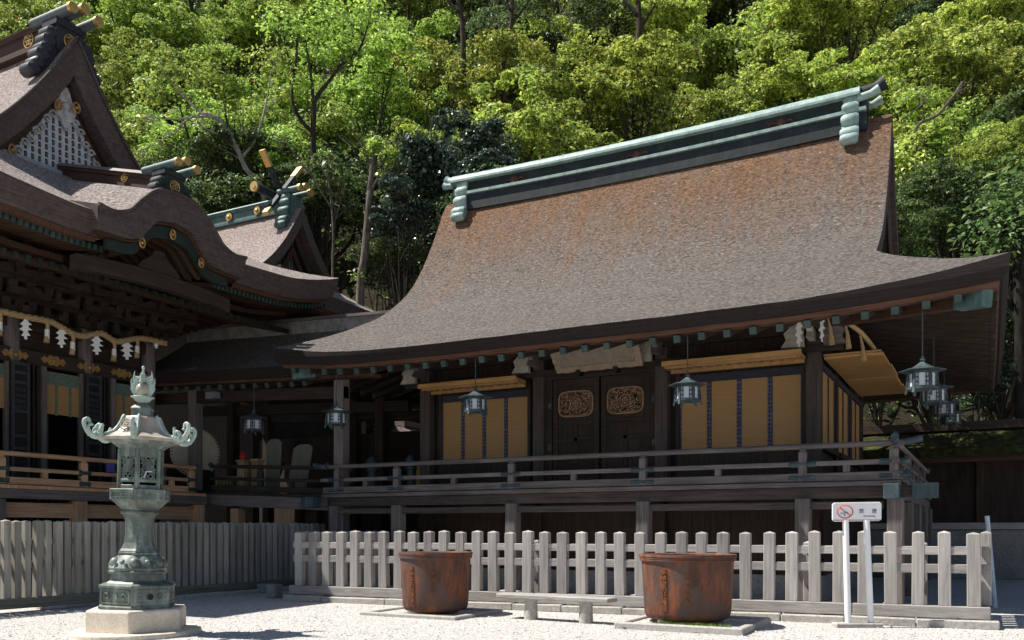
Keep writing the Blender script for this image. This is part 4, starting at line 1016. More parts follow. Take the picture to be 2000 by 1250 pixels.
boxridge(-36, -24.7, 27, 14.2, 14.2, .42, .55, cop_mid, cop_light, zr)
ornament(MB(), -24.55, 27, 14.75, .5, .92).build("ridge_ornament", cop_mid, zr, smooth=35)
for px, py in ((448,406),(503,395)):
    p = at(px, py, Y=26.76); MB().tube([(p.x, 26.80, 14.5), (p.x, 26.72, 14.5)], .17, 14).ball((p.x, 26.72, 14.5), .09, 8).build("ridge_boss", gold, zr, smooth=40)
p = at(520, 362, Y=25.9)
l_ = MB().tube([(-25.6, 26.0, 15.12), (-25.6, 28.0, 15.12)], .17, 14).build("ridge_log", cop_dark, zr, smooth=40)
MB().tube([(-25.6, 25.95, 15.12), (-25.6, 26.04, 15.12)], .20, 14).tube([(-25.6, 25.93, 15.12), (-25.6, 25.96, 15.12)], .09, 10).build("log_end", gold, zr, smooth=40)
for k in (-1, 1):
    a = Vector((-25.1+.06*k, 27-k*.95, 14.0)); b_ = Vector((-25.1+.06*k, 27+k*1.02, 16.45)); d = (b_-a)
    MB().bar(a, b_, .12, .26, up=(1,0,0)).build("crossed_finial", cop_dark, zr, bevel=.01)
    MB().bar(a+d*.80, a+d*1.01, .14, .28, up=(1,0,0)).build("finial_tip", gold, zr, bevel=.01); MB().bar(a-d*.01, a+d*.10, .14, .28, up=(1,0,0)).build("finial_tip", gold, zr, bevel=.01)
for dy, dz in ((.0,.98),(-.28,.86),(.3,.84)):
    MB().tube([(-25.0, 27+dy, 14.2+dz-.05), (-23.85, 27+dy, 14.2+dz-.05)], .12, 12).build("ridge_log", cop_mid, zr, smooth=40)
    MB().tube([(-23.92, 27+dy, 14.2+dz-.05), (-23.80, 27+dy, 14.2+dz-.05)], .15, 12).build("log_end", gold, zr, smooth=40)

# ================================================================== ground and hillside
def hz(x, y):
    s = -.35*x + .94*y - 35
    return .85*(math.sqrt(s*s+9)+s)/2 - .06 if s > -40 else -.06
g = MB(); g.add([(-250,-60,0),(250,-60,0),(250,300,0),(-250,300,0)], [(0,1,2,3)])
tag(g.build("gravel_ground", gravel_m), kind="structure")
hv = MB(); rndh = random.Random(8); ux = Vector((.94,.35,0)); un = Vector((-.35,.94,0))
rows = []
for j in range(46):
    s_ = -6 + j*2.6; row = []
    for i in range(70):
        p = un*(35+s_) + ux*(-110+i*3.2) ; z = hz(p.x, p.y)
        row.append((p.x, p.y, z + (rndh.uniform(-.5,.5) if s_ > 1 else -.02)))
    rows.append(row)
tag(hv.strip(rows).build("hillside", soil, smooth=60), kind="structure")
# loose stones lying in the gravel
gs = MB(); rg = random.Random(21)
for i in range(6000):
    t = rg.uniform(11.2, 17.5); px = rg.uniform(-60, 2060); p = at(px, 1035, t=t)
    if p.y > 14.2 + .069*(p.x+13) and p.x > -13.3: continue
    if p.x < -15.3: continue
    r = rg.uniform(.006, .016)*(1.8 if rg.random() < .02 else 1); a = rg.uniform(0, 3)
    vs = [(p.x+r*1.3*math.cos(a), p.y+r*1.3*math.sin(a), r*.3), (p.x-r*math.sin(a), p.y+r*math.cos(a), r*.35), (p.x-r*1.2*math.cos(a), p.y-r*1.2*math.sin(a), r*.25), (p.x+r*math.sin(a), p.y-r*math.cos(a), r*.3), (p.x, p.y, r*.9), (p.x, p.y, -.002)]
    gs.add(vs, [(0,1,4),(1,2,4),(2,3,4),(3,0,4),(1,0,5),(2,1,5),(3,2,5),(0,3,5)])
pm, pn, pb = new_mat("loose_stone", .9, .2)
setc(pn, pb, ramp(pn, noise(pn, coords(pn), 9, 2), [(.33, (.20,.18,.16)), (.45, (.46,.44,.41)), (.6, (.70,.68,.65))]))
tag(gs.build("gravel_stones", pm), "loose pale stones scattered over the raked gravel yard", "gravel", kind="stuff")

lv = MB()
for i in range(240):
    t = rg.uniform(11.2, 17.0); p = at(rg.uniform(-60, 2060), 1035, t=t)
    if (p.y > 14.0 + .069*(p.x+13) and p.x > -13.3) or p.x < -15.2: continue
    r = rg.uniform(.02, .045); a = rg.uniform(0, 6.3); z = .022
    d = Vector((math.cos(a), math.sin(a), 0)); q = Vector((-d.y, d.x, 0)); c = Vector((p.x, p.y, z))
    lv.add([c-d*r, c+q*r*.45+Vector((0,0,.012)), c+d*r+Vector((0,0,.01)), c-q*r*.45+Vector((0,0,.012))], [(0,1,2,3)])
tag(lv.build("fallen_leaves", simple("dry_leaf", (.16,.085,.04), .8, .2, 0, .5, 3, 0)), "dry brown leaves scattered over the pale gravel", "leaves", kind="stuff")

# ================================================================== front picket fence
FA, FB = Vector((-13.0, 14.4, 0)), Vector((0.02, 15.3, 0)); fd = (FB-FA).normalized(); fn = Vector((fd.y, -fd.x, 0))
def FP(s, n, z): p = FA + fd*s + fn*n; return Vector((p.x, p.y, z))
def s_of(px):
    d = at(px, 1035, t=1); dx, dy = d.x, d.y
    # FA + fd*s = t*d
    det = fd.x*(-dy) - fd.y*(-dx)
    return ((-FA.x)*(-dy) - (-FA.y)*(-dx))/det
FF = root("picket_fence", tuple(FP(6.5, 0, 0)), "grey weathered picket fence with pointed square pickets in front of the bark-roofed hall", "fence")
def picket(mb, P, s, w, dpt, z0, z1, tip=.028):
    h = w/2; q = dpt/2
    b = [P(s-h,-q,z0),P(s+h,-q,z0),P(s+h,q,z0),P(s-h,q,z0),P(s-h,-q,z1),P(s+h,-q,z1),P(s+h,q,z1),P(s-h,q,z1),P(s,0,z1+tip)]
    return mb.add(b, [(3,2,1,0),(0,1,5,4),(1,2,6,5),(2,3,7,6),(3,0,4,7),(4,5,8),(5,6,8),(6,7,8),(7,4,8)])
PXS = [587,613,640,667,694,722,750,779,808,838,868,900,932,964,997,1031,1065,1100,1136,1174,1212,1251,1290,1330,1371,1413,1456,1501,1546,1591,1638,1688,1739,1791,1845,1901]
rp_ = random.Random(4)
LF = (FB-FA).length
for px in PXS:
    s = s_of(px); w = .185+rp_.uniform(-.008,.008)
    ln = rp_.uniform(-.010,.010); ln2 = rp_.uniform(-.012,.012)
    picket(MB(), (lambda a, n, z, ln=ln, ln2=ln2: FP(a+ln*(z-.3), n+ln2*(z-.3), z)), s+rp_.uniform(-.010,.010), w, .15, .325, 1.455+rp_.uniform(-.018,.012)).build("picket", grey_z, FF, bevel=.008)
for z0, z1 in ((.83,.97),(1.115,1.245)):
    MB().bar(FP(-.02,.025,(z0+z1)/2), FP(LF-.1,.025,(z0+z1)/2), .07, z1-z0).build("rail", grey_x, FF, bevel=.008)
for a, b_ in ((-.1, 5.55), (5.56, 11.1), (11.11, LF+.02)):
    MB().bar(FP(a,0,.23), FP(b_,0,.23), .2, .19).build("base_beam", grey_x, FF, bevel=.012)
rb = random.Random(14); s = -.15
while s < LF+.1:
    l = min(rb.uniform(.9, 1.6), LF+.14-s); MB().bar(FP(s,.05,.045+rb.uniform(0,.02)), FP(s+l-.012,.05,.05+rb.uniform(0,.02)), .36, .13).build("sill_stone", kerb_stone, FF, bevel=.015); s += l
for i in range(13):
    s = .5+i*1.0; MB().bar(FP(s-.12,0,.115), FP(s+.12,0,.115), .16, .05).build("packing_block", grey_x, FF)
for px in (797, 1014, 1264, 1557, 1790):
    s = s_of(px)+.02; b_ = picket(MB(), lambda a, n, z: FP(a, n, z), s+.08, .13, .13, 0, 1.28, .03); 
    vs = [(v[0]-fn.x*.62, v[1]-fn.y*.62, v[2]) for v in b_.v]; b_.v = vs; o_ = b_.build("brace_post", grey_z, FF, bevel=.008)
    MB().bar(FP(s+.08,-.62,.55), FP(s+.06,-.1,1.05), .08, .1).build("brace_strut", grey_z, o_); MB().bar(FP(s+.08,-.62,1.18), FP(s+.08,-.08,1.18), .07, .1).build("brace_tie", grey_y, o_)
# returns at both ends
def RT(x0): return lambda s, n, z: Vector((x0+n, 15.3+s, z))
for k in range(1, 8): picket(MB(), RT(-.02), .32*k, .185, .15, .325, 1.455).build("picket", grey_z, FF, bevel=.008)
for z0, z1 in ((.83,.97),(1.115,1.245),(.13,.325)): MB().box(-.10, .02, 15.36, 17.7, z0, z1).build("rail", grey_y, FF, bevel=.008)
def RT2(s, n, z): return Vector((-12.95+n, 14.4+s, z))
for k in range(1, 11): picket(MB(), RT2, .30*k, .17, .14, .325, 1.455).build("picket", grey_z, FF, bevel=.008)
for z0, z1 in ((.83,.97),(1.115,1.245),(.13,.325)): MB().box(-13.0, -12.9, 14.5, 17.6, z0, z1).build("rail", grey_y, FF, bevel=.008)

# left close-boarded fence
LFN = root("paling_fence", (-15.6, 13, 0), "tall mossy grey paling fence of closely set posts below the main hall veranda", "fence")
def LP(s, n, z): return Vector((-15.6+n, s, z))
y = 3.1; k = 0
while y < 18.4 and k < 90:
    ln = rp_.uniform(-.008,.008); picket(MB(), (lambda a, n, z, ln=ln: LP(a+ln*(z-.3), n, z)), y+rp_.uniform(-.012,.012), .125+rp_.uniform(-.010,.010), .13, .26, 1.655+rp_.uniform(-.012,.010), .025).build("picket", fence_grn, LFN, bevel=.006); y += .20; k += 1
for z0, z1 in ((.80,.92),(1.22,1.34)): MB().box(-15.72, -15.65, 3.0, 18.4, z0, z1).build("rail", fence_gry, LFN, bevel=.006)
MB().box(-15.72, -15.50, 2.9, 18.5, .07, .26).build("base_beam", fence_gry, LFN, bevel=.012)
for q in (4.6, 6.6, 8.6, 10.6, 12.6, 14.6, 16.6): MB().box(-15.74, -15.44, q-.18, q+.18, 0, .075).build("pad_stone", kerb_stone, LFN, bevel=.02)
sk = root("path_kerb", (-15.2, 14.2, 0), "low grey stone kerb edging the gravel along the foot of the paling fence", "kerb")
for i in range(4): MB().box(-15.38, -15.2, 12.2+i*1.2, 13.38+i*1.2, -.02, .09+.01*(i%2)).build("kerb_stone", kerb_stone, sk, bevel=.02)
for i, (px, py, w, h, lb) in enumerate(((522,1150,.42,.22,"small stone block lying against the end of the paling fence, left one of two"),(536,1160,.24,.30,"small upright stone block at the end of the paling fence, right one of two"))):
    p = at(px, py+8, Z=0); tag(MB().box(p.x-w/2, p.x+w/2, p.y-.14, p.y+.14, 0, h).build("stone_block", wall_stone, None, bevel=.02), lb, "stone block", "stone blocks by the paling fence")

# ================================================================== rusty pots on kerbed plinths
rust_bright = simple('bright_rust', (.24,.095,.045), .8, .2, 0, .35, 18, .3)
def pot(loc, rr, rb_, h, label, cols):
    P = root("iron_pot", loc, label, "pot", "big rusty pots in front of the picket fence"); x, y, z = loc
    prof = [(rb_*.60,.0),(rb_*.88,.012),(rb_*.96,.045),(rb_*1.0,.12),(rr*.92,h*.55),(rr*.94,h*.84),(rr*.945,h*.885)]
    inner = [(rr*.90,h-.02),(rr*.87,h*.7),(rb_*.9,.25),(rb_*.3,.16),(.01,.15)]
    MB().lathe(prof+[(rr*.95,h*.90)], 72, loc, cap=False).lathe([(.01,.0),(rb_*.60,.0)], 72, loc, cap=False).build("body", rust, P, smooth=40)
    rim = [(rr*.945,h*.895),(rr*.985,h*.90),(rr*.99,h*.918),(rr*.98,h*.926),(rr*.995,h*.94),(rr*.985,h*.952),(rr*1.005,h*.968),(rr*1.0,h),(rr*.95,h*1.003)]+inner
    MB().lathe(rim, 72, loc, cap=False).build("rim", rust, P, smooth=35)
    for k in range(3):
        a = 2.2+k*2.09; MB().box(x+rb_*.75*math.cos(a)-.1, x+rb_*.75*math.cos(a)+.1, y+rb_*.75*math.sin(a)-.1, y+rb_*.75*math.sin(a)+.1, -.0, z+.045).build("footing_stone", kerb_stone, P, bevel=.02)
    va = math.atan2(-y, -x)
    for ci, (off, chars, zt, zs, sz) in enumerate(cols):
        mb = MB(); a = va+off
        for i, ch in enumerate(chars):
            zz = zt - zs*i; r_ = np.interp(zz, [.12, h*.55, h*.885], [rb_, rr*.92, rr*.945])
            ex = Vector((-math.sin(a), math.cos(a), 0)); n_ = Vector((math.cos(a), math.sin(a), 0))
            text_into(mb, ch, sz, Vector((x, y, z+zz)) + n_*(r_+.002), ex, Vector((0,0,1)), .012)
        mb.build("cast_lettering", rust_bright, P)
P1, P2 = (-8.72, 13.30, .05), (-4.16, 13.55, .10)
pot(P1, .665, .585, 1.055, "rusty cast-iron pot with thick lipped rim, the smaller and left of the two", [(-.72, "奉納金刀比羅宮", .78, .092, .085), (-.08, "奉献鉄釜", .70, .10, .085)])
pot(P2, .755, .67, 1.02, "rusty cast-iron pot with thick lipped rim, the bigger one beside the bench's right end", [(-.52, "奉納金刀比羅宮", .76, .092, .10), (.0, "奉献鉄釜", .62, .10, .085)])
def kerbframe(x0, x1, y0, y1, h, label):
    K_ = root("stone_surround", ((x0+x1)/2, (y0+y1)/2, 0), label, "stone surround", "low stone frames round the pots"); w = .13
    for a in ((x0,x1,y0,y0+w),(x0,x1,y1-w,y1),(x0,x0+w,y0+w+.005,y1-w-.005),(x1-w,x1,y0+w+.005,y1-w-.005)): MB().box(a[0],a[1],a[2],a[3],-.02,h).build("kerb_stone", kerb_stone, K_, bevel=.015)
    MB().box(x0+w, x1-w, y0+w, y1-w, -.01, h-.035).build("fill", gravel_m, K_)
kerbframe(-9.75, -7.75, 12.42, 14.05, .06, "low stone frame set in the gravel round the smaller left pot")
kerbframe(-5.0, -3.05, 12.55, 14.45, .10, "low stone frame set in the gravel round the bigger right pot")
def tufts(cx, cy, rx, ry, n, z, label, seed):
    r = random.Random(seed); mb = MB()
    for i in range(n):
        a = r.uniform(0, 6.28); q = math.sqrt(r.random()); x, y_ = cx+rx*q*math.cos(a), cy+ry*q*math.sin(a); b_ = r.uniform(0, 6.28); h = r.uniform(.02,.07); w = .006
        dx, dy = math.cos(b_)*w, math.sin(b_)*w; l = r.uniform(-.03,.03)
        mb.add([(x-dx,y_-dy,z),(x+dx,y_+dy,z),(x+l,y_+l,z+h)], [(0,1,2)])
    tag(mb.build("grass_tufts", simple("fresh_grass", (.13,.21,.04), .8, .2, 0, .4, 6, 0) if seed == 1 else bpy.data.materials["fresh_grass"]), label, "grass", kind="stuff")
tufts(-3.9, 12.86, .62, .16, 1500, .062, "fresh green grass tufts growing at the foot of the bigger right pot", 1)
tufts(-8.5, 12.62, .6, .06, 260, .022, "sparse green grass tufts at the foot of the smaller left pot", 2)

# bench
BN = root("low_bench", (-6.25, 13.15, 0), "low weathered plank bench on two round stone legs between the rusty pots", "bench")
MB().bar((-7.34,13.24,.385), (-5.22,13.06,.385), .34, .075).build("seat", grey_x, BN, bevel=.015)
for x, y in ((-6.74,13.19),(-5.70,13.10)): MB().lathe([(.115,-.02),(.115,.06),(.108,.2),(.112,.345)], 20, (x, y, 0)).build("leg", kerb_stone, BN, smooth=40)

# no-smoking sign
SG = root("no_smoking_sign", (-1.77, 14.55, 0), "white board sign with red no-smoking symbol on two thin white posts", "sign")
sx = Vector((CY, SY, 0)); sn = Vector((SY, -CY, 0)); so = at(1674, 1000, t=13.62)
MB().bar(Vector((so.x,so.y,0))-sx*.36, Vector((so.x,so.y,0))+sx*.36, .22, .14).build("base_block", kerb_stone, SG, bevel=.015)
def SP(a, b_, n=0.0): return so + sx*(a*.00790) - Vector((0,0,1))*(b_*.00790) + sn*n
bd = [];
for cx_, cy_, a0 in ((42,-14,270),(42,13,0),(-42,13,90),(-42,-14,180)):
    for q in lin(a0, a0+90, 5): bd.append(((cx_+6*math.cos(R(q)))*.0079, -(cy_+5*math.sin(R(q)))*.0079 - cx_*.00000))
tl = .016
MB().prism([(a, b_+a*tl) for a, b_ in bd], 0, .03, o=so, ex=sx, ey=(0,0,1), en=-sn).build("board", white_paint, SG, bevel=.006)
bz = simple("sign_border", (.55,.56,.57), .4, .4, 0, .05, 4, 0)
ring = MB(); rc = SP(-23.5, -.5, .004)
for rr_ in lin(0, 1, 2): pass
oc = [(rc+sx*(math.cos(a)*.118)+Vector((0,0,1))*(math.sin(a)*.098)) for a in lin(0, 6.2832, 41)]
ring.tube(oc, .0085, 6); ring.bar(rc+sx*(-.088)+Vector((0,0,.066)), rc+sx*.088-Vector((0,0,.066)), .006, .015)
ring.build("prohibition_ring", red_ink, SG, smooth=60)
ci = MB(); ci.bar(rc+sx*(-.07)-Vector((0,0,.03))+sn*.001, rc+sx*.045-Vector((0,0,.008))+sn*.001, .004, .014).ball(rc+sx*(-.008)-Vector((0,0,.05)), .016, 8, (1,.3,1))
ci.build("cigarette", simple("blue_print", (.12,.2,.42), .5), SG)
tx = MB(); text_into(tx, "禁", .078, SP(8.5,-1,.003), sx, (0,0,1), .002); text_into(tx, "煙", .078, SP(33.5,-1,.003), sx, (0,0,1), .002); text_into(tx, "No Smoking", .036, SP(24,8,.003), sx, (0,0,1), .002)
tx.build("lettering", black_ink, SG)
MB().bar(SP(-46,16.2,.002), SP(47,15.8,.002), .004, .012).build("weathered_edge", simple("rusty_edge", (.30,.12,.09), .7), SG)
for a, b_ in ((-22,-17.5),(19,27)): 
    top = SP(a, 15.5); base = Vector((so.x,so.y,0))+sx*(b_*.0079)*1.0
    MB().tube([base+Vector((0,0,.03)), top-sn*.015], .048, 14).build("post", white_paint, SG, smooth=40)

# pipe leaning on the fence end
tag(MB().tube([(.13, 19.4, 0), (-.01, 19.4, 1.77)], .045, 12).build("leaning_pipe", simple("pale_pipe", (.52,.60,.68), .4, .4, 0, .1, 5, 0), None, smooth=40), "thin pale blue metal pipe leaning upright beyond the right end of the picket fence", "pipe")

# ================================================================== bronze lantern on its granite pedestal
LC = Vector((-10.80, 8.66, 0)); LR = R(-48)
PD = root("stone_pedestal", tuple(LC), "pale hexagonal granite pedestal on a round slab carrying the bronze lantern", "pedestal")
MB().lathe([(.93,-.03),(.93,.055),(.91,.075)], 40, LC).build("slab", granite, PD, bevel=.01)
MB().lathe([(.765,.07),(.76,.36),(.735,.385)], 6, LC, LR).build("block", granite, PD, bevel=.012, seg=2)
MB().box(LC.x+.35, LC.x+.9, LC.y-.95, LC.y-.5, -.02, .03) if False else None
BL = root("bronze_lantern", (LC.x, LC.y, .385), "tall verdigris bronze shrine lantern with curled roof corners and flaming jewel, on pale granite", "lantern")
c0 = (LC.x, LC.y, 0)
def hexl(prof, name, mat=bronze, parent=BL, n=6, bevel=.006, smooth=None, rot=LR): return MB().lathe(prof, n, c0, rot).build(name, mat, parent, bevel=bevel, smooth=smooth)
base = hexl([(.585,.385),(.585,.42),(.56,.45),(.56,.67),(.585,.685),(.585,.72),(.52,.745)], "base")
hexl([(.48,.74),(.45,.765),(.425,.78),(.425,.87),(.455,.885),(.46,.915),(.43,.925)], "base_tier")
def hexface(k, r): 
    """centre, tangent and normal of one hex face at circumradius r"""
    a = LR + R(30+60*k); n_ = Vector((math.cos(a), math.sin(a), 0)); t_ = Vector((-n_.y, n_.x, 0)); return Vector(c0)+n_*(r*math.cos(R(30))), t_, n_
for k in range(6):
    f, t_, n_ = hexface(k, .56); mb = MB()
    for a, b_, w, h in ((0,.655,.50,.025),(0,.475,.50,.025),(-.245,.565,.025,.16),(.245,.565,.025,.16)): mb.bar(f+t_*(a-w/2)+Vector((0,0,b_)), f+t_*(a+w/2)+Vector((0,0,b_)), .025, h)
    for q in (-1, 1): mb.tube(smooth_path([f+n_*.008+t_*(q*(.15+.05*math.cos(a_)*(1-a_/9)))+Vector((0,0,.565+.055*math.sin(a_)*(1-a_/9))) for a_ in lin(0, 6.5, 9)], 2), .011, 5)
    mb.box(0,0,0,0,0,0) if False else None
    mb.build("relief_panel", bronze, base)
    MB().tube([f+Vector((0,0,.565))-n_*.01, f+Vector((0,0,.565))+n_*.012], .045, 12).build("key_hole", blackm if k % 2 == 0 else bronze, base, smooth=40)
hexl([(.41,.92),(.42,.96),(.38,1.03),(.32,1.11),(.29,1.14)], "lotus", n=36, smooth=40, bevel=0)
for k in range(12):
    a = LR+R(30*k); big = k % 2 == 0; rr_, z = (.345, 1.035) if big else (.345, 1.04)
    p = Vector(c0)+Vector((math.cos(a)*rr_, math.sin(a)*rr_, z)); mb = MB()
    mb.ball(p, .085 if big else .05, 14, (1,1,.9))
    if big: mb.tube([p+Vector((math.cos(a)*.035,math.sin(a)*.035,0))+Vector((-math.sin(a)*.125*math.cos(q), math.cos(a)*.125*math.cos(q), .10*math.sin(q)-.02)) for q in lin(-3.3,.2,13)], .022, 6)
    mb.build("lotus_petal", bronze, BL, smooth=50)
hexl([(.28,1.13),(.31,1.145),(.31,1.18),(.27,1.20)], "ring", bevel=.004)
hexl([(.30,1.195),(.265,1.235),(.225,1.32),(.213,1.42),(.212,1.55),(.222,1.64),(.245,1.70),(.275,1.73)], "shaft")
hexl([(.27,1.725),(.292,1.735),(.292,1.765),(.265,1.785),(.28,1.80),(.36,1.86),(.425,1.915),(.43,1.925)], "bowl")
band = hexl([(.455,1.922),(.462,1.94),(.455,1.955),(.455,2.045),(.464,2.06),(.455,2.08),(.36,2.085)], "band")
for k in range(6):
    f, t_, n_ = hexface(k, .455); mb = MB()
    for a, b_, w, h in ((0,2.038,.38,.014),(0,1.962,.38,.014),(-.19,2.0,.014,.09),(.19,2.0,.014,.09)): mb.bar(f+t_*(a-w/2)+Vector((0,0,b_)), f+t_*(a+w/2)+Vector((0,0,b_)), .02, h)
    for q in range(5): mb.tube(smooth_path([f+n_*.004+t_*(-.14+.07*q+.028*math.cos(a_)*(1-a_/10))+Vector((0,0,2.0+.025*math.sin(a_)*(1-a_/10))) for a_ in lin(q, q+6, 8)], 1), .008, 4)
    mb.build("relief_panel", bronze, band)
# fire box: corner posts, frames, pierced lattice
fb = MB()
for k in range(6):
    a = LR+R(60*k); p = Vector(c0)+Vector((math.cos(a), math.sin(a), 0))*.325; fb.tube([p+Vector((0,0,2.08)), p+Vector((0,0,2.65))], .026, 8)
    f, t_, n_ = hexface(k, .325)
    for z, h in ((2.105,.05),(2.61,.10),(2.20,.03)): fb.bar(f-t_*.16+Vector((0,0,z)), f+t_*.16+Vector((0,0,z)), .03, h*1.4)
    for q in (-.14, .14): fb.bar(f+t_*q+Vector((0,0,2.09)), f+t_*q+Vector((0,0,2.65)), .03, .03, up=n_)
fbo = fb.build("fire_box", bronze, BL, bevel=.004)
MB().lathe([(.27,2.09),(.27,2.65)], 6, c0, LR).build("fire_box_dark_fill", black_in, fbo)  # black fill stands in for shade inside the hollow box
for k in range(6):
    f, t_, n_ = hexface(k, .322); mb = MB()
    for i in range(-1, 4):          # diagonal lattice with small rosettes where the bars cross
        for sg in (-1, 1):
            pts = []
            for q in lin(0, 1, 9):
                a_ = -.115+.077*i + q*.34*1.0; z_ = 2.225+.37*q
                if -.118 <= a_ <= .118: pts.append(f+t_*(a_*sg)+Vector((0,0,z_)))
            if len(pts) > 1: mb.bar(pts[0], pts[-1], .016, .018, up=n_)
    for i in range(-7, 0):
        for sg in (-1, 1):
            pts = [f+t_*((-.115+.077*i*.5+q*.34)*sg)+Vector((0,0,2.225+.37*q)) for q in lin(0, 1, 30) if -.118 <= -.115+.077*i*.5+q*.34 <= .118]
            if i % 2 and len(pts) > 1: mb.bar(pts[0], pts[-1], .016, .018, up=n_)
    for i in range(3):
        for j in range(5): mb.ball(f+t_*(-.077+.077*i)+Vector((0,0,2.25+.083*j)), .013, 6)
    mb.bar(f+t_*-.12+Vector((0,0,2.22)), f+t_*.12+Vector((0,0,2.22)), .02, .02)
    mb.build("pierced_panel", bronze, fbo)
f, t_, n_ = hexface(0, .335); hk = Vector(c0)+Vector((math.cos(LR+R(22)), math.sin(LR+R(22)), 0))*.335
MB().tube([hk+Vector((-.02,-.02,2.24)), hk+Vector((.0,.0,2.33)), hk+Vector((.06,.05,2.335))], .012, 6).build("latch", white_lattice, fbo)
hexl([(.33,2.63),(.34,2.66),(.40,2.70),(.50,2.755),(.545,2.775)], "cavetto")
lr = hexl([(.57,2.77),(.61,2.775),(.615,2.81),(.50,2.845),(.405,2.895),(.345,2.965),(.31,3.04),(.285,3.10),(.255,3.125)], "roof", bronze_cap, bevel=.004)
for k in range(6):
    a = LR+R(60*k); d = Vector((math.cos(a), math.sin(a), 0)); q_ = Vector((-d.y, d.x, 0)); B = Vector(c0)+d*.59+Vector((0,0,2.80)); SS = .74
    mb = MB()
    # ridge roll down the hip
    mb.tube([Vector(c0)+d*r+Vector((0,0,z+.01)) for r, z in ((.26,3.12),(.28,3.10),(.31,3.03),(.35,2.96),(.41,2.89),(.50,2.845),(.605,2.815))], .026, 8)
    def C(u, v, w=0): return B+d*(u*SS)+Vector((0,0,v*SS))+q_*(w*SS)
    mb.tube(smooth_path([C(0,.0),C(.12,-.015),C(.24,.05),C(.32,.16),C(.335,.26),C(.29,.315),C(.24,.29),C(.245,.245)],3), [.036]*8+[.032]*6+[.024]*6+[.028,.028], 8)
    mb.tube(smooth_path([C(.10,.0,.02),C(.20,.03,.03),C(.26,.11,.03),C(.255,.19,.03),C(.21,.215,.03),C(.185,.185,.03)],3), [.028]*8+[.022]*6+[.024]*2, 8)
    mb.tube(smooth_path([C(.10,.0,-.02),C(.14,.06,-.04),C(.13,.14,-.05),C(.08,.155,-.05),C(.07,.12,-.05)],3), .018, 7)
    mb.tube(smooth_path([C(-.02,.02),C(.02,.08),C(.0,.19),C(-.03,.24)],3), [.034]*3+[.034]*3+[.024]*3+[.005], 8)
    for u, v, r in ((.05,.03,.04),(.12,.04,.036),(.17,.0,.04),(.24,.02,.028)): mb.ball(C(u,v), r, 8)
    mb.build("corner_scroll", bronze_scroll, lr, smooth=60)
f, t_, n_ = hexface(5, .385); cr = MB(); co = f+Vector((0,0,2.99)); upv = (Vector((0,0,1))-n_*.45).normalized()
cr.tube([co+n_*.02+t_*(.085*math.cos(a))+upv*(.085*math.sin(a)) for a in lin(.6, 5.4, 15)], .013, 5); text_into(cr, "金", .12, co+n_*.015, t_, upv, .012); cr.build("crest", bronze_cap, lr)
hexl([(.20,3.11),(.20,3.13),(.165,3.135),(.165,3.22),(.18,3.23),(.18,3.25),(.15,3.275),(.09,3.315),(.05,3.33)], "neck", bevel=.004)
hexl([(.045,3.32),(.06,3.335),(.105,3.355),(.135,3.395),(.175,3.41),(.17,3.417),(.12,3.405),(.08,3.39)], "lotus_dish", bronze_scroll, n=24, smooth=40, bevel=0)
MB().ball((LC.x, LC.y, 3.52), .105, 24).build("jewel", bronze_cap, BL, smooth=60)
hexl([(.06,3.63),(.05,3.66),(.03,3.74),(.014,3.81),(.022,3.825),(.026,3.84),(.016,3.862),(.002,3.868)], "spire", bronze_scroll, n=12, smooth=50, bevel=0)
for k in range(4):
    a = math.atan2(SY, CY) + k*math.pi/2; d = Vector((math.cos(a), math.sin(a), 0)); mb = MB(); o_ = Vector((LC.x, LC.y, 3.42)); s4 = 1 if k % 2 == 0 else .38
    for i in range(9):
        q = i/8; u = (.075+.05*math.sin(q*2.4))*s4*(1-.45*q*q); v = -.01+.033*i; l = (.075+.03*(i % 3))*s4
        mb.tube(smooth_path([o_+d*(u*.75)+Vector((0,0,v)), o_+d*(u+.018)+Vector((0,0,v+.018)), o_+d*(u+.03+l*.35)+Vector((0,0,v+.05)), o_+d*(u+.025+l*.30)+Vector((0,0,v+.075+l*.35))], 2), [.022,.024,.024,.02,.015,.009,.002], 6)
    mb.tube(smooth_path([o_+d*(.08*s4), o_+d*(.145*s4)+Vector((0,0,.09)), o_+d*(.12*s4)+Vector((0,0,.2)), o_+d*.045+Vector((0,0,.30))], 3), [.022]*7+[.016]*2+[.01], 6)
    mb.build("flame", bronze_scroll, BL, smooth=60)
BL.scale = (.94,.94,1); PD.scale = (.94,.94,1)
BL.rotation_mode = 'QUATERNION'
from mathutils import Quaternion
BL.rotation_quaternion = Quaternion(Vector((-SY, CY, 0)), R(1.4))

# ================================================================== hanging lanterns
HL = root("hanging_lantern", (0,0,0), "", "lantern", "hanging lanterns under the eaves")
MB().tube([(0,0,.05),(0,0,.95)], .013, 6).build("chain", lantern_metal, HL)
MB().lathe([(.012,.0),(.05,.02),(.06,.05),(.022,.075),(.04,.10),(.012,.14)], 12).build("knob", lantern_metal, HL, smooth=50)
MB().lathe([(.445,-.165),(.45,-.15),(.30,-.118),(.17,-.075),(.085,-.02),(.055,.005)], 6, (0,0,0), 0).build("cap", lantern_metal, HL, bevel=.005)
fm = MB(); fm.lathe([(.275,-.20),(.275,-.165)], 6).lathe([(.315,-.50),(.315,-.465)], 6)
for k in range(6):
    a = R(60*k); fm.bar((.265*math.cos(a), .265*math.sin(a), -.17), (.30*math.cos(a), .30*math.sin(a), -.485), .036, .036); fm.bar((.295*math.cos(a), .295*math.sin(a), -.485), (.315*math.cos(a), .315*math.sin(a), -.575), .05, .035)
frm = fm.build("frame", lantern_metal, HL)
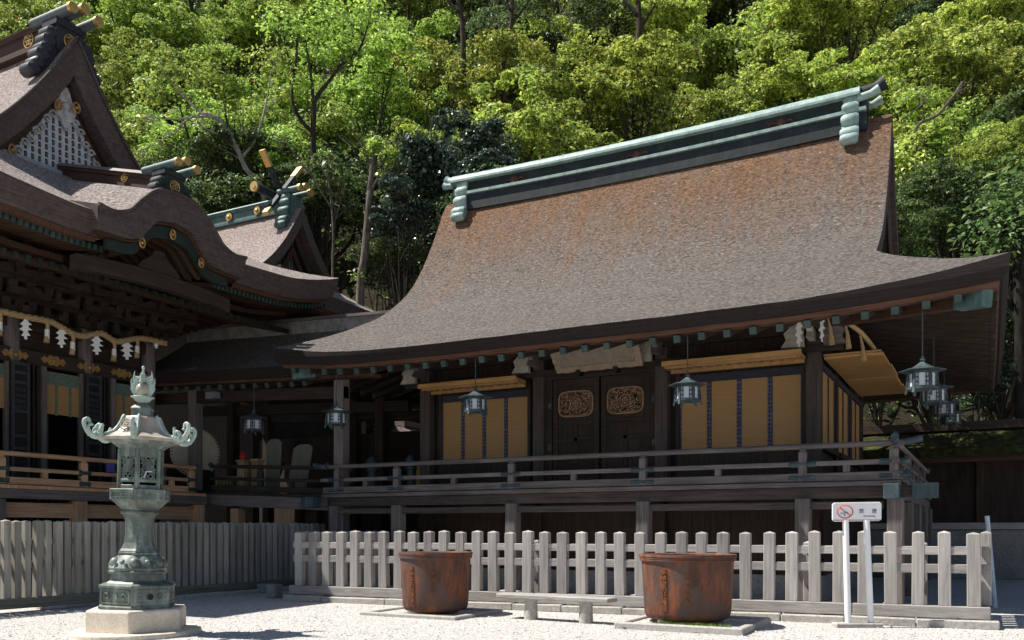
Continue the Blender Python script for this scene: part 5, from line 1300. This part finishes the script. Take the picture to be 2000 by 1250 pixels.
for k in range(6):
    a = R(30+60*k); n_ = Vector((math.cos(a), math.sin(a), 0)); t_ = Vector((-n_.y, n_.x, 0)); o_ = n_*.246+Vector((0,0,-.335))
    mb = MB()
    for q in (-.075,.075,-.13,.13): mb.bar(o_+t_*q+Vector((0,0,-.13)), o_+t_*q+Vector((0,0,.14)), .018, .014, up=n_)
    for j in range(4):
        for q in (-1, 1): mb.bar(o_+t_*(q*.06)+Vector((0,0,-.13+.085*j)), o_+t_*(q*.135)+Vector((0,0,-.13+.085*j)), .014, .03)
    for z in (-.135, .14): mb.bar(o_-t_*.13+Vector((0,0,z)), o_+t_*.13+Vector((0,0,z)), .016, .04)
    mb.build("grille", lantern_metal, frm)
    pn_ = MB(); o2 = n_*.225+Vector((0,0,-.335)); pn_.bar(o2-t_*.125, o2+t_*.125, .008, .25); pn_.build("panel", white_panel, frm)
HLP = [(-14.0,16.95,4.53,"hanging lantern at the left end of the bark-roofed hall's front eave"),
       (-10.05,16.95,4.60,"hanging lantern in front of the left bamboo blind"),
       (-5.2,16.95,4.50,"hanging lantern in front of the right bamboo blind"),
       (-1.0,16.95,4.42,"hanging lantern nearest the photographer, under the hall's right eave corner"),
       (-.98,20.2,4.58,"hanging lantern second from the front in the row under the right side eave"),
       (-.95,24.4,4.80,"hanging lantern third from the front in the row under the right side eave"),
       (-.92,28.2,5.0,"hanging lantern farthest back in the row under the right side eave"),
       (-17.25,17.5,4.62,"dim hanging lantern under the corridor eave beside the big drum")]
for i, (x, y, z, lb) in enumerate(HLP):
    o_ = HL if i == 0 else copy_tree(HL); o_.location = (x, y, z); o_.scale = (.86,.86,.95); o_['label'] = lb; o_.rotation_euler = (0, 0, R((-24, 25, 10, 2, 0, 1, -2, 5)[i]))

# ================================================================== things in the corridor
dc = at(372, 886, t=26.6); DR = root("big_drum", (dc.x, dc.y, 2.6), "big barrel drum with pale studded head in the corridor beside the main hall", "drum")
ax = (Vector((0,0,0))-Vector((dc.x,dc.y,0))).normalized(); ax = (ax + Vector((.55,.1,0))).normalized(); sd2 = Vector((-ax.y, ax.x, 0))
def ringpts(r, off, n=36): return [dc+ax*off+sd2*(r*math.cos(a))+Vector((0,0,r*math.sin(a))) for a in lin(0, 2*math.pi*(1-1/n), n)]
mb = MB(); n = 36; L = [ringpts(.72,.45),ringpts(.80,.2),ringpts(.82,0),ringpts(.80,-.2),ringpts(.72,-.45)]
mb.add([p for l in L for p in l], [(i*n+k, i*n+(k+1)%n, (i+1)*n+(k+1)%n, (i+1)*n+k) for i in range(4) for k in range(n)]); mb.build("barrel", red_x, DR, smooth=50)
for q in (.45, -.45):
    h_ = MB(); pp = ringpts(.725, q*1.01); h_.add(pp, [tuple(range(n))]); pp2 = ringpts(.735, q*.93); h_.add(pp+pp2, [(k,(k+1)%n,n+(k+1)%n,n+k) for k in range(n)]); h_.build("drum_head", drum_skin, DR)
    s_ = MB()
    for p in ringpts(.69, q*1.02, 44): s_.ball(p, .022, 6)
    s_.build("studs", blackm, DR)
MB().box(dc.x-.5, dc.x+.5, dc.y-.4, dc.y+.4, 2.55, dc.z-.78).box(dc.x-.6, dc.x-.45, dc.y-.4, dc.y+.4, 2.55, dc.z-.5).box(dc.x+.45, dc.x+.6, dc.y-.4, dc.y+.4, 2.55, dc.z-.5).build("stand", dark_z, DR, bevel=.02)
sage = simple("sage_board", (.145,.145,.12), .7, .2, 0, .15, 4, .05)
for i, (x0, x1, h, ln, lb) in enumerate(((530,548,1.55,.10,"tall pale rounded board leaning in the corridor, the taller and left of two"),(577,588,1.35,.35,"pale rounded board leaning slantwise in the corridor, the shorter and right of two"))):
    b0 = at(x0, 965, Y=18.6); B_ = root("leaning_board", (b0.x, b0.y, 2.5), lb, "board", "pale boards leaning in the corridor")
    w = .27 if i == 0 else .34; pl = [(-w,0),(w,0),(w,h*.93),(w*.5,h),(-w*.5,h),(-w,h*.93)]
    MB().prism([(a+b_*ln*.6, b_) for a, b_ in pl], 0, .05, o=(b0.x, b0.y, 2.5), en=(0,1,.0)).build("board", sage, B_, bevel=.015); MB().bar((b0.x, b0.y+.06, 2.52), (b0.x+.5*ln, b0.y+.45, 2.5+h*.6), .06, .06).build("prop", dark_z, B_)
for i, (px, hh, lb) in enumerate(((475, .62, "short pale wooden stand post topped with a red bundle, in the corridor"), (503, .62, "short pale wooden stand post without any bundle, in the corridor"))):
    b0 = at(px, 960, Y=18.5); T_ = root("wooden_stand", (b0.x, b0.y, 2.5), lb, "stand")
    MB().box(b0.x-.13, b0.x+.13, b0.y-.12, b0.y+.12, 2.5, 2.5+hh+.32).build("post", tan_board, T_, bevel=.015); MB().box(b0.x-.15, b0.x+.15, b0.y-.14, b0.y+.14, 2.5+hh+.32, 2.5+hh+.37).build("top", tan_board, T_)
    if i == 0:
        mb = MB().ball((b0.x, b0.y, 2.5+hh+.46), .11, 12, (1,1,.9)).ball((b0.x, b0.y, 2.5+hh+.57), .05, 8); mb.build("bundle", red_cloth, T_, smooth=60)
for i, px in enumerate((445,)):
    b0 = at(px, 955, Y=18.35); W_ = root("slatted_rack", (b0.x, b0.y, 2.5), "low pale slatted rack standing on the corridor floor behind its rail", "rack"); mb = MB()
    for q in range(7): mb.box(b0.x-.42+q*.13, b0.x-.36+q*.13, b0.y-.03, b0.y+.03, 2.5, 2.95)
    mb.build("slats", tan_board, W_); MB().box(b0.x-.5, b0.x+.5, b0.y-.05, b0.y+.05, 2.95, 3.02).build("rail", tan_board, W_)
for i, px in enumerate((727, 803)):
    b0 = at(px, 960, Y=19.8); F_ = root("finial_post", (b0.x, b0.y, 2.4), ("bluish capped finial post standing beyond the hall veranda's left end, left of two", "dark capped finial post beyond the hall veranda's left end, right of two")[i], "post", "finial posts beyond the veranda")
    MB().lathe([(.13,0),(.13,.72),(.16,.74),(.16,.82),(.12,.85)], 16, (b0.x, b0.y, 2.4)).build("shaft", lantern_metal, F_, smooth=40)
    MB().lathe([(.10,.85),(.17,.92),(.17,1.02),(.07,1.12),(.01,1.16)], 16, (b0.x, b0.y, 2.4)).build("finial", lantern_metal, F_, smooth=50)

# ================================================================== mossy-roofed wall at the back right
BW = root("roofed_wall", (2, 31, 0), "dark boarded boundary wall with moss-covered bark roof on a stone footing, behind at the right", "wall")
MB().box(-12, 14, 30.8, 31.2, 1.5, 4.0).build("boarding", dark_z, BW)
MB().box(-12, 14, 30.7, 31.3, 0, 1.5).build("footing", wall_stone, BW, bevel=.02)
MB().box(-12, 14, 30.66, 30.8, 1.52, 1.72).build("ground_sill", grey_x, BW)
for i in range(14): MB().box(-12+i*1.95, -11.8+i*1.95, 30.68, 30.8, 1.72, 4.0).build("post", dark_z, BW)
rr_ = random.Random(3); mb = MB(); xs = lin(-13, 15, 60)
mb.strip([[(x, y_, z+rr_.uniform(-.03,.03)) for x in xs] for y_, z in ((29.6,3.72),(29.55,3.95),(30.0,4.15),(30.5,4.42),(31,4.65),(31.5,4.42),(32.4,3.9))]).build("roof", moss, BW, smooth=40)
MB().box(-13, 15, 29.62, 32.3, 3.66, 3.73).build("soffit", dark_x, BW); MB().box(-13, 15, 29.66, 29.74, 3.54, 3.66).build("eave_board", red_x, BW)
MB().box(-13, 15, 30.7, 31.3, 4.60, 4.86).build("ridge", dark_x, BW)

# ================================================================== trees on the hillside
def mesh_fast(name, co, faces4, mat, tint=None, smooth=False):
    me = bpy.data.meshes.new(name); nv, nf = len(co), len(faces4)
    me.vertices.add(nv); me.vertices.foreach_set("co", co.astype(np.float32).ravel())
    me.loops.add(nf*4); me.loops.foreach_set("vertex_index", faces4.astype(np.int32).ravel())
    me.polygons.add(nf); me.polygons.foreach_set("loop_start", np.arange(0, nf*4, 4, dtype=np.int32)); me.polygons.foreach_set("loop_total", np.full(nf, 4, dtype=np.int32))
    if tint is not None:
        at_ = me.color_attributes.new("tint", 'FLOAT_COLOR', 'POINT'); at_.data.foreach_set("color", tint.astype(np.float32).ravel())
    me.update(); me.validate(); me.materials.append(mat); return me
def leaves(rs, pos, nrm, size, cols, aspect=.55):
    """one folded leaf quad at each position; returns verts, faces, tint"""
    n = len(pos); nrm = nrm/np.linalg.norm(nrm, axis=1, keepdims=True)
    a = rs.normal(size=(n,3)); t = np.cross(nrm, a); t /= np.linalg.norm(t, axis=1, keepdims=True)+1e-9; b = np.cross(nrm, t)
    s = size*np.clip(rs.lognormal(-.05, .38, (n,1)), .45, 2.0); w = s*aspect
    v = np.stack([pos - t*s*.5, pos - b*w*.5 + nrm*s*.08, pos + t*s*.5 - nrm*s*.12, pos + b*w*.5 + nrm*s*.08], 1).reshape(-1,3)
    return v, np.arange(n*4).reshape(n,4), np.repeat(np.concatenate([cols, np.ones((n,1))],1), 4, 0)
PAL = {  # new growth, mature, older leaf colours
 'fresh': ((.50,.64,.135), (.31,.44,.090), (.085,.14,.042)),
 'yellow': ((.58,.655,.145), (.36,.455,.098), (.095,.14,.048)),
 'dark': ((.16,.235,.072), (.085,.140,.048), (.032,.056,.024)),
 'gloss': ((.11,.155,.11), (.058,.095,.063), (.024,.048,.031))}
def make_crown(name, seed, kind, Rx=4.0, Rz=3.2, lobes=11, clumps=17, nl=125, leaf=.20, mat=None, h=9.0):
    rs = np.random.RandomState(seed); P, Nn, Cc = [], [], []; lobc = []
    pal = np.array(PAL[kind])
    for i in range(lobes):
        a = rs.uniform(0, 2*np.pi); q = rs.uniform(.25, .88); el = rs.uniform(-.5, 1.0)
        lc = np.array([Rx*q*np.cos(a), Rx*q*np.sin(a), Rz*el*.75]); lr = rs.uniform(.22, .50)*Rx; lobc.append(lc)
        for j in range(clumps):
            d = rs.normal(size=3); d[2] = abs(d[2])*1.0 - .45; d /= np.linalg.norm(d)
            cc = lc + d*lr*np.array([1,1,.72])*rs.uniform(.7,1.05); cr = rs.uniform(.30,.95)*Rx/5.2
            m = int(nl*rs.uniform(.6,1.3)); e = rs.normal(size=(m,3)); e[:,2] = np.abs(e[:,2])*1.1 - .35; e /= np.linalg.norm(e,axis=1,keepdims=True)
            rad = cr*rs.uniform(.55,1.08,(m,1)); pp = cc + e*rad*np.array([1.15,1.15,.62])
            nn = e*.5 + np.array([-.15,-.1,.8]) + rs.normal(scale=.45,size=(m,3))
            # each twig cluster carries its own share of new and old leaves
            fresh = np.clip(rs.beta(2.2,1.6)+.05, 0, 1); u = rs.uniform(size=m)
            idx = np.where(u < fresh*.75, 0, np.where(u < .80, 1, 2)); cl = pal[idx]*rs.uniform(.78,1.18,(m,1))
            if kind in ('yellow','fresh'):
                red = rs.uniform(size=m) < .03; cl[red] = np.array([.26,.13,.04])
            P.append(pp); Nn.append(nn); Cc.append(cl)
    # sparse inner and lower foliage
    m = int(lobes*clumps*nl*.10); d = rs.normal(size=(m,3)); d /= np.linalg.norm(d,axis=1,keepdims=True)
    P.append(d*rs.uniform(.2,.9,(m,1))*np.array([Rx,Rx,Rz])*.85); Nn.append(rs.normal(size=(m,3))+np.array([0,0,.6])); Cc.append(pal[rs.choice([1,2],m)]*rs.uniform(.8,1.2,(m,1)))
    P = np.concatenate(P); P[:,2] += h
    v, f, t = leaves(rs, P, np.concatenate(Nn), leaf, np.concatenate(Cc))
    return mesh_fast(name, v, f, mat or leaf_soft, t), lobc
def make_trunk(name, seed, lobc, h=9.0, r=.28, mat=None):
    rnd = random.Random(seed); mb = MB(); bend = Vector((rnd.uniform(-.6,.6), rnd.uniform(-.6,.6), 0)); fork = h*.55
    T = [Vector((0,0,-.5)), Vector((0,0,fork*.5))+bend*.5, Vector((0,0,fork))+bend]
    mb.tube(smooth_path(T, 4), list(np.linspace(r, r*.7, 9)), 9)
    for i, lc in enumerate(lobc):
        e = Vector((lc[0], lc[1], lc[2]+h)); s0 = T[2] - Vector((0,0,rnd.uniform(0, fork*.3))); m = (s0+e)/2 + Vector((rnd.uniform(-.5,.5), rnd.uniform(-.5,.5), -.2))
        q = smooth_path([s0, m, e], 4); mb.tube(q, list(np.linspace(r*.45, r*.10, len(q))), 6)
        for k in range(3):
            d = Vector((rnd.uniform(-1,1), rnd.uniform(-1,1), rnd.uniform(0,1))).normalized()*rnd.uniform(.8,1.7); st = q[5+k % 3]
            mb.tube([st, st+d*.5+Vector((0,0,.1)), st+d], [r*.13, r*.09, r*.03], 5)
    o = mb.build(name, mat or trunk_brown, None, smooth=60); me = o.data; bpy.data.objects.remove(o); return me
VAR = {}
for kind, nv, kw in (('fresh',4,dict(lobes=14, clumps=12, nl=185, leaf=.14)), ('yellow',4,dict(lobes=12, clumps=13, nl=185, leaf=.165)), ('dark',3,dict(lobes=12, nl=135, leaf=.155, Rz=3.6)), ('gloss',1,dict(mat=leaf_gloss, leaf=.24, lobes=8))):
    for i in range(nv):
        cm, lc = make_crown("crown", 100+7*i+len(kind)*31, kind, **kw); VAR.setdefault(kind, []).append((cm, make_trunk("trunk", 50+i+len(kind), lc)))
def tree(kind, var, base, sc, rz, label, group="trees on the hillside"):
    """base is where a trunk of natural length would stand; when that is above the ground the trunk is longer"""
    gz = hz(base[0], base[1])-.3; up_ = max(0, base[2]-gz)
    n = {'fresh':'broadleaf_tree','yellow':'broadleaf_tree','dark':'evergreen_tree','gloss':'camellia_tree'}[kind]
    o = root(n, (base[0], base[1], base[2]-up_), label, "tree", group); o.scale = (sc, sc, sc); o.rotation_euler = (0,0,rz)
    for nm, me in zip(("crown","trunk"), VAR[kind][var % len(VAR[kind])]):
        c = bpy.data.objects.new(nm, me); COL.objects.link(c); c.parent = o
        if up_ > .05:
            if nm == 'crown': c.location = (0, 0, up_/sc)
            else: c.scale = (1, 1, (9*sc+up_)/(9*sc))
    return o
KD = {'fresh':"fresh green tree", 'yellow':"yellow-green tree", 'dark':"dark evergreen tree", 'gloss':"glossy-leaved camellia"}
CN = {-70:"beyond the photo's left edge", 100:"above the main hall's black ridge ornament", 270:"just right of the white latticed gable", 430:"above the porch gable's gilt logs", 590:"above the crossed finial",
      750:"above the leaning cut trunk", 920:"above the copper ridge's left end", 1100:"above the copper ridge's left third", 1280:"above the middle of the copper ridge", 1460:"above the copper ridge's right third",
      1650:"above the copper ridge's right end", 1840:"right of the copper ridge", 2030:"at the photo's right edge"}
RN = {0:"lowest row behind the roofs", 1:"second row uphill", 2:"third row uphill", 3:"fourth row uphill", 4:"fifth row uphill", 5:"topmost row"}
RT_ = {0:(42,470),1:(50,335),2:(60,215),3:(72,110),4:(86,15),5:(101,-70)}
LAY = {  # which kinds stand where: column -> kinds for rows 0..5 ('-' none)
 -70:"--ffdf", 100:"--ffdf", 270:"ffffff", 430:"dfffff", 590:"-fffff", 750:"-dfffd", 920:"dyyddy", 1100:"-yydyd", 1280:"--yydd", 1460:"--yydd", 1650:"-yyydd", 1840:"dfyydf", 2030:"ddyyyd"}
rt = random.Random(77); KM = dict(f='fresh', y='yellow', d='dark')
for ci, (px, row) in enumerate(LAY.items()):
    for r, ch in enumerate(row):
        if ch == '-': continue
        t, yc = RT_[r]; pj = px+rt.uniform(-45,45); tj = t+rt.uniform(-2.5,2.5); p = at(pj, yc+rt.uniform(-22,22), t=tj)
        sc = {0:1.0,1:1.15,2:1.28,3:1.42,4:1.6,5:1.8}[r]*rt.uniform(.92,1.1); gz = hz(p.x, p.y)
        bz = p.z-9*sc
        tree(KM[ch], rt.randrange(4), (p.x, p.y, bz), sc, rt.uniform(0, 6.28), f"{KD[KM[ch]]}, {RN[r]}, {CN[px]}")
# glossy camellia beside the left end of the copper ridge, dark growth behind the roofs
for i, (kind, px, py, t, sc, lb) in enumerate((
    ('gloss', 860, 335, 38, .72, "glossy dark camellia glinting beside the left end of the copper ridge"),
    ('gloss', 960, 290, 41, .55, "glossy dark camellia just behind the copper ridge's left end, upper of two"),
    ('gloss', 800, 430, 37, .42, "small glossy camellia at the left gable edge of the bark roof"),
    ('dark', 640, 400, 43, .62, "dark evergreen tree between the crossed finial and the leaning cut trunk"),
    ('dark', 470, 330, 44, .66, "dark evergreen tree right behind the porch gable's gilt logs"),
    ('dark', 760, 520, 40, .45, "dark bushy evergreen low behind the bark roof's left slope"),
    ('dark', 370, 330, 46, .55, "dark evergreen tree behind the bare grey branches"),
    ('dark', 1860, 420, 36, .66, "dark evergreen tree just right of the bark roof's right gable"),
    ('fresh', 1960, 330, 37, .7, "fresh green tree low at the right edge beside the bark roof"),
    ('dark', 1640, 520, 27, .62, "dark evergreen added close behind the bark-roofed hall, right of its gable, shading the mossy wall"),  # added so its crown casts dappled shade on the mossy wall
    ('dark', 1830, 600, 35.5, .5, "dark evergreen low behind the mossy wall under the right eave"),
    ('dark', 1960, 640, 34.5, .55, "dark evergreen low behind the mossy wall at the right edge"),
    ('dark', 1730, 720, 36, .42, "dark shrubby evergreen behind the mossy wall, next to the raised shutter"),
    ('gloss', 1900, 760, 34, .34, "small glossy camellia behind the mossy wall under the lantern row"))):
    p = at(px, py, t=t); tree(kind, i, (p.x, p.y, p.z-9*sc), sc, i*1.3, lb)
# trees whose trunks and limbs show
def limb_tree(name, limbs, label, t, mat, sprout=(), kind='fresh', seed=1, leaf=.2, twigs=4):
    """limbs: [(pixel path with depth offsets, r0, r1)]; foliage sits on the listed tips"""
    P = [[at(px, py, t=t+dt) for px, py, dt in l[0]] for l in limbs]; b = P[0][0]
    o = root(name, (b.x, b.y, hz(b.x, b.y)-.3), label, "tree", "trees on the hillside"); mb = MB()
    first = [Vector((b.x+.2, b.y, hz(b.x,b.y)-.4))] + P[0]
    for k, (pp, l) in enumerate(zip([first]+P[1:], limbs)):
        q = smooth_path(pp, 4); mb.tube(q, list(np.linspace(l[1], l[2], len(q))), 8)
    rw = random.Random(seed*7+1)
    for pp, l in zip(P, limbs):
        q = smooth_path(pp, 4)
        for _ in range(twigs):
            a_ = q[rw.randrange(len(q)//3, len(q))]; d = (q[-1]-q[0]).normalized()
            for _2 in range(2):
                v_ = (d+Vector((rw.uniform(-1,1), rw.uniform(-1,1), rw.uniform(-.6,1)))).normalized()*rw.uniform(.5,1.5)
                mb.tube(smooth_path([a_, a_+v_*.5+Vector((0,0,rw.uniform(-.1,.2))), a_+v_], 2), [.022,.018,.014,.010,.004], 5)
                w_ = (v_.normalized()+Vector((rw.uniform(-1,1), rw.uniform(-1,1), rw.uniform(-.5,1))))*rw.uniform(.25,.6); mb.tube([a_+v_*.55, a_+v_*.55+w_*.6, a_+v_*.55+w_], [.012,.008,.003], 4)
    mb.build("trunk", mat, o, smooth=60)
    if sprout:
        rs = np.random.RandomState(seed); pos, nn, cc = [], [], []; pal = np.array(PAL[kind])
        for px, py, dt, r, m in sprout:
            c = np.array(at(px, py, t=t+dt)); e = rs.normal(size=(m,3)); e /= np.linalg.norm(e,axis=1,keepdims=True); e[:,2] = e[:,2]*.7
            pos.append(c+e*r*rs.uniform(.3,1.05,(m,1))); nn.append(e*.5+np.array([0,0,.8])+rs.normal(scale=.4,size=(m,3))); cc.append(pal[rs.choice([0,0,1,2],m)]*rs.uniform(.8,1.2,(m,1)))
        pos = np.concatenate(pos); v, f, tt = leaves(rs, pos, np.concatenate(nn), leaf, np.concatenate(cc))
        v = v - np.array(ORG[o.name]); c = bpy.data.objects.new("crown", mesh_fast("crown", v, f, leaf_soft, tt)); COL.objects.link(c); c.parent = o
    return o
limb_tree("cut_tree", [([(703,600,0),(712,500,0),(722,390,0),(731,300,0)],.19,.13), ([(722,380,0),(742,340,-.3),(752,310,-.4)],.06,.03), ([(727,330,0),(712,300,.2)],.05,.02)],
  "leaning grey trunk with cut top and fresh sprouts, left of the bark roof", 37, trunk_grey, [(735,285,0,.5,160),(752,308,-.4,.4,110),(716,300,.2,.35,90),(748,345,-.2,.3,70),(700,540,.2,.5,60)], 'fresh', 3, .2)
limb_tree("bare_limbed_tree", [([(520,420,0),(480,330,0),(455,275,0),(425,232,0),(395,222,0)],.15,.08), ([(395,222,0),(375,205,0),(350,180,.3),(335,160,.5)],.07,.02), ([(425,228,0),(385,228,-.3),(355,232,-.3),(320,232,-.5),(290,228,-.6)],.07,.015),
  ([(380,226,-.3),(355,242,-.5),(345,258,-.6),(315,272,-.7),(290,288,-.8)],.05,.012), ([(455,262,0),(425,262,.2),(400,250,.3),(385,238,.3)],.07,.04), ([(470,310,0),(500,270,.5),(520,200,.8),(530,140,1)],.08,.02)],
  "tree with bare pale grey limbs forking low, right of the white latticed gable", 42, trunk_pale, [(330,140,.8,1.3,420),(300,180,.6,1.1,320),(530,120,1.4,1.3,420),(400,150,1,1.2,380),(270,240,0,.8,160)], 'fresh', 5)
limb_tree("forked_tree", [([(620,380,0),(612,300,0),(612,240,0),(614,200,0)],.17,.13), ([(614,200,0),(625,180,0),(645,155,0),(665,125,.3),(690,70,.5)],.12,.05), ([(612,205,0),(610,170,0),(606,140,-.2),(600,100,-.2)],.10,.05), ([(612,260,0),(585,230,0),(570,190,0),(578,130,.2),(580,80,.3)],.12,.05), ([(575,150,.2),(560,100,0),(540,60,-.3)],.08,.04), ([(660,130,.3),(700,100,.3),(720,45,.5)],.08,.04)],
  "tall tree with thick forked grey-brown limbs rising above the crossed finial", 45, trunk_brown, [(640,110,-.6,.7,260),(590,160,-.5,.7,240),(670,90,-.4,.8,280),(690,50,.8,1.6,520),(600,70,.5,1.5,480),(545,40,.2,1.4,420),(725,20,.9,1.4,420),(640,20,.8,1.6,480)], 'fresh', 9)
for i, (px0, py0, px1, py1, t, r, lb) in enumerate(((650,560,640,330,39,.07,"thin upright pale sapling left of the leaning cut trunk"),(735,600,770,400,38.5,.06,"thin slanting sapling right of the leaning cut trunk"),(790,600,800,380,39,.08,"dim slim trunk just left of the bark roof's left gable edge"),(1240,140,1245,-20,60,.28,"pale straight trunk standing above the middle of the copper ridge"),(905,140,890,-30,56,.22,"dark crooked trunk at the photo's top edge, left of the copper ridge"),(985,130,1000,-30,57,.20,"dark forked trunk at the photo's top edge, over the ridge's left end"))):
    limb_tree("slim_tree", [([(px0,py0,0),((px0+px1)/2+6,(py0+py1)/2,0),(px1,py1,.2)],r,r*.6), ([((px0+px1)/2+6,(py0+py1)/2,0),(px1+35,py1+30,.3)],r*.5,r*.2), ([(px0*.3+px1*.7,py0*.3+py1*.7,0),(px1-35,py1+10,.2)],r*.5,r*.2)], lb, t, trunk_grey if i in (0,) else trunk_brown, [(px1,py1-10,.3,1.2,260),(px1+35,py1+20,.3,.9,150)], 'dark' if i not in (3,) else 'yellow', 20+i)
limb_tree("fallen_limb_tree", [([(1790,330,.6),(1790,250,.2),(1830,225,-.2),(1860,190,-.4),(1880,160,-.5)],.10,.05), ([(1760,235,0),(1800,205,0)],.04,.02)], "dead pale branch jutting from the green crowns right of the copper ridge", 40, trunk_grey, [(1790,330,-.3,1.0,420),(1775,400,-.4,1.1,480),(1790,270,-.2,.6,160),(1800,470,-.4,1.1,480),(1760,300,0,.8,260)], "yellow", 41, twigs=2)
limb_tree("dark_trunk_tree", [([(1992,1120,0),(1994,900,0),(1992,640,0),(1985,420,.3)],.20,.15), ([(1992,640,0),(1960,560,.4),(1930,520,.6)],.08,.04)], "straight shade-darkened tree trunk at the photo's right edge in front of the mossy wall", 27, trunk_shade_dark, [(1960,450,.6,1.6,700),(2030,480,.5,1.6,700),(1985,370,.8,1.5,600)], 'dark', 31)  # bark colour darkened in place of shade falling on this trunk

# undergrowth that nobody could count
rs = np.random.RandomState(12); n = 60000
s_ = rs.uniform(-1, 62, n); l_ = rs.uniform(-75, 60, n); pos = np.outer(35+s_, np.array([-.35,.94,0])) + np.outer(l_, np.array([.94,.35,0]))
clx = np.sin(l_*.9)*np.cos(s_*1.1)+np.sin(l_*.37+s_*.6); pos[:,2] = np.array([hz(a, b) for a, b in pos[:,:2]]) + rs.uniform(0,1,n)*(1.3+1.1*clx)
pal = np.array(PAL['dark']+PAL['fresh'][1:]); cols = pal[rs.choice(5, n, p=[.25,.3,.25,.1,.1])]*rs.uniform(.7,1.2,(n,1))
v, f, t = leaves(rs, pos, rs.normal(scale=.6,size=(n,3))+np.array([.1,-.3,.8]), .42, cols)
o = bpy.data.objects.new("undergrowth", mesh_fast("undergrowth", v, f, leaf_soft, t)); COL.objects.link(o)
tag(o, "dark leafy undergrowth covering the forest floor between the trees", "undergrowth", kind="stuff")
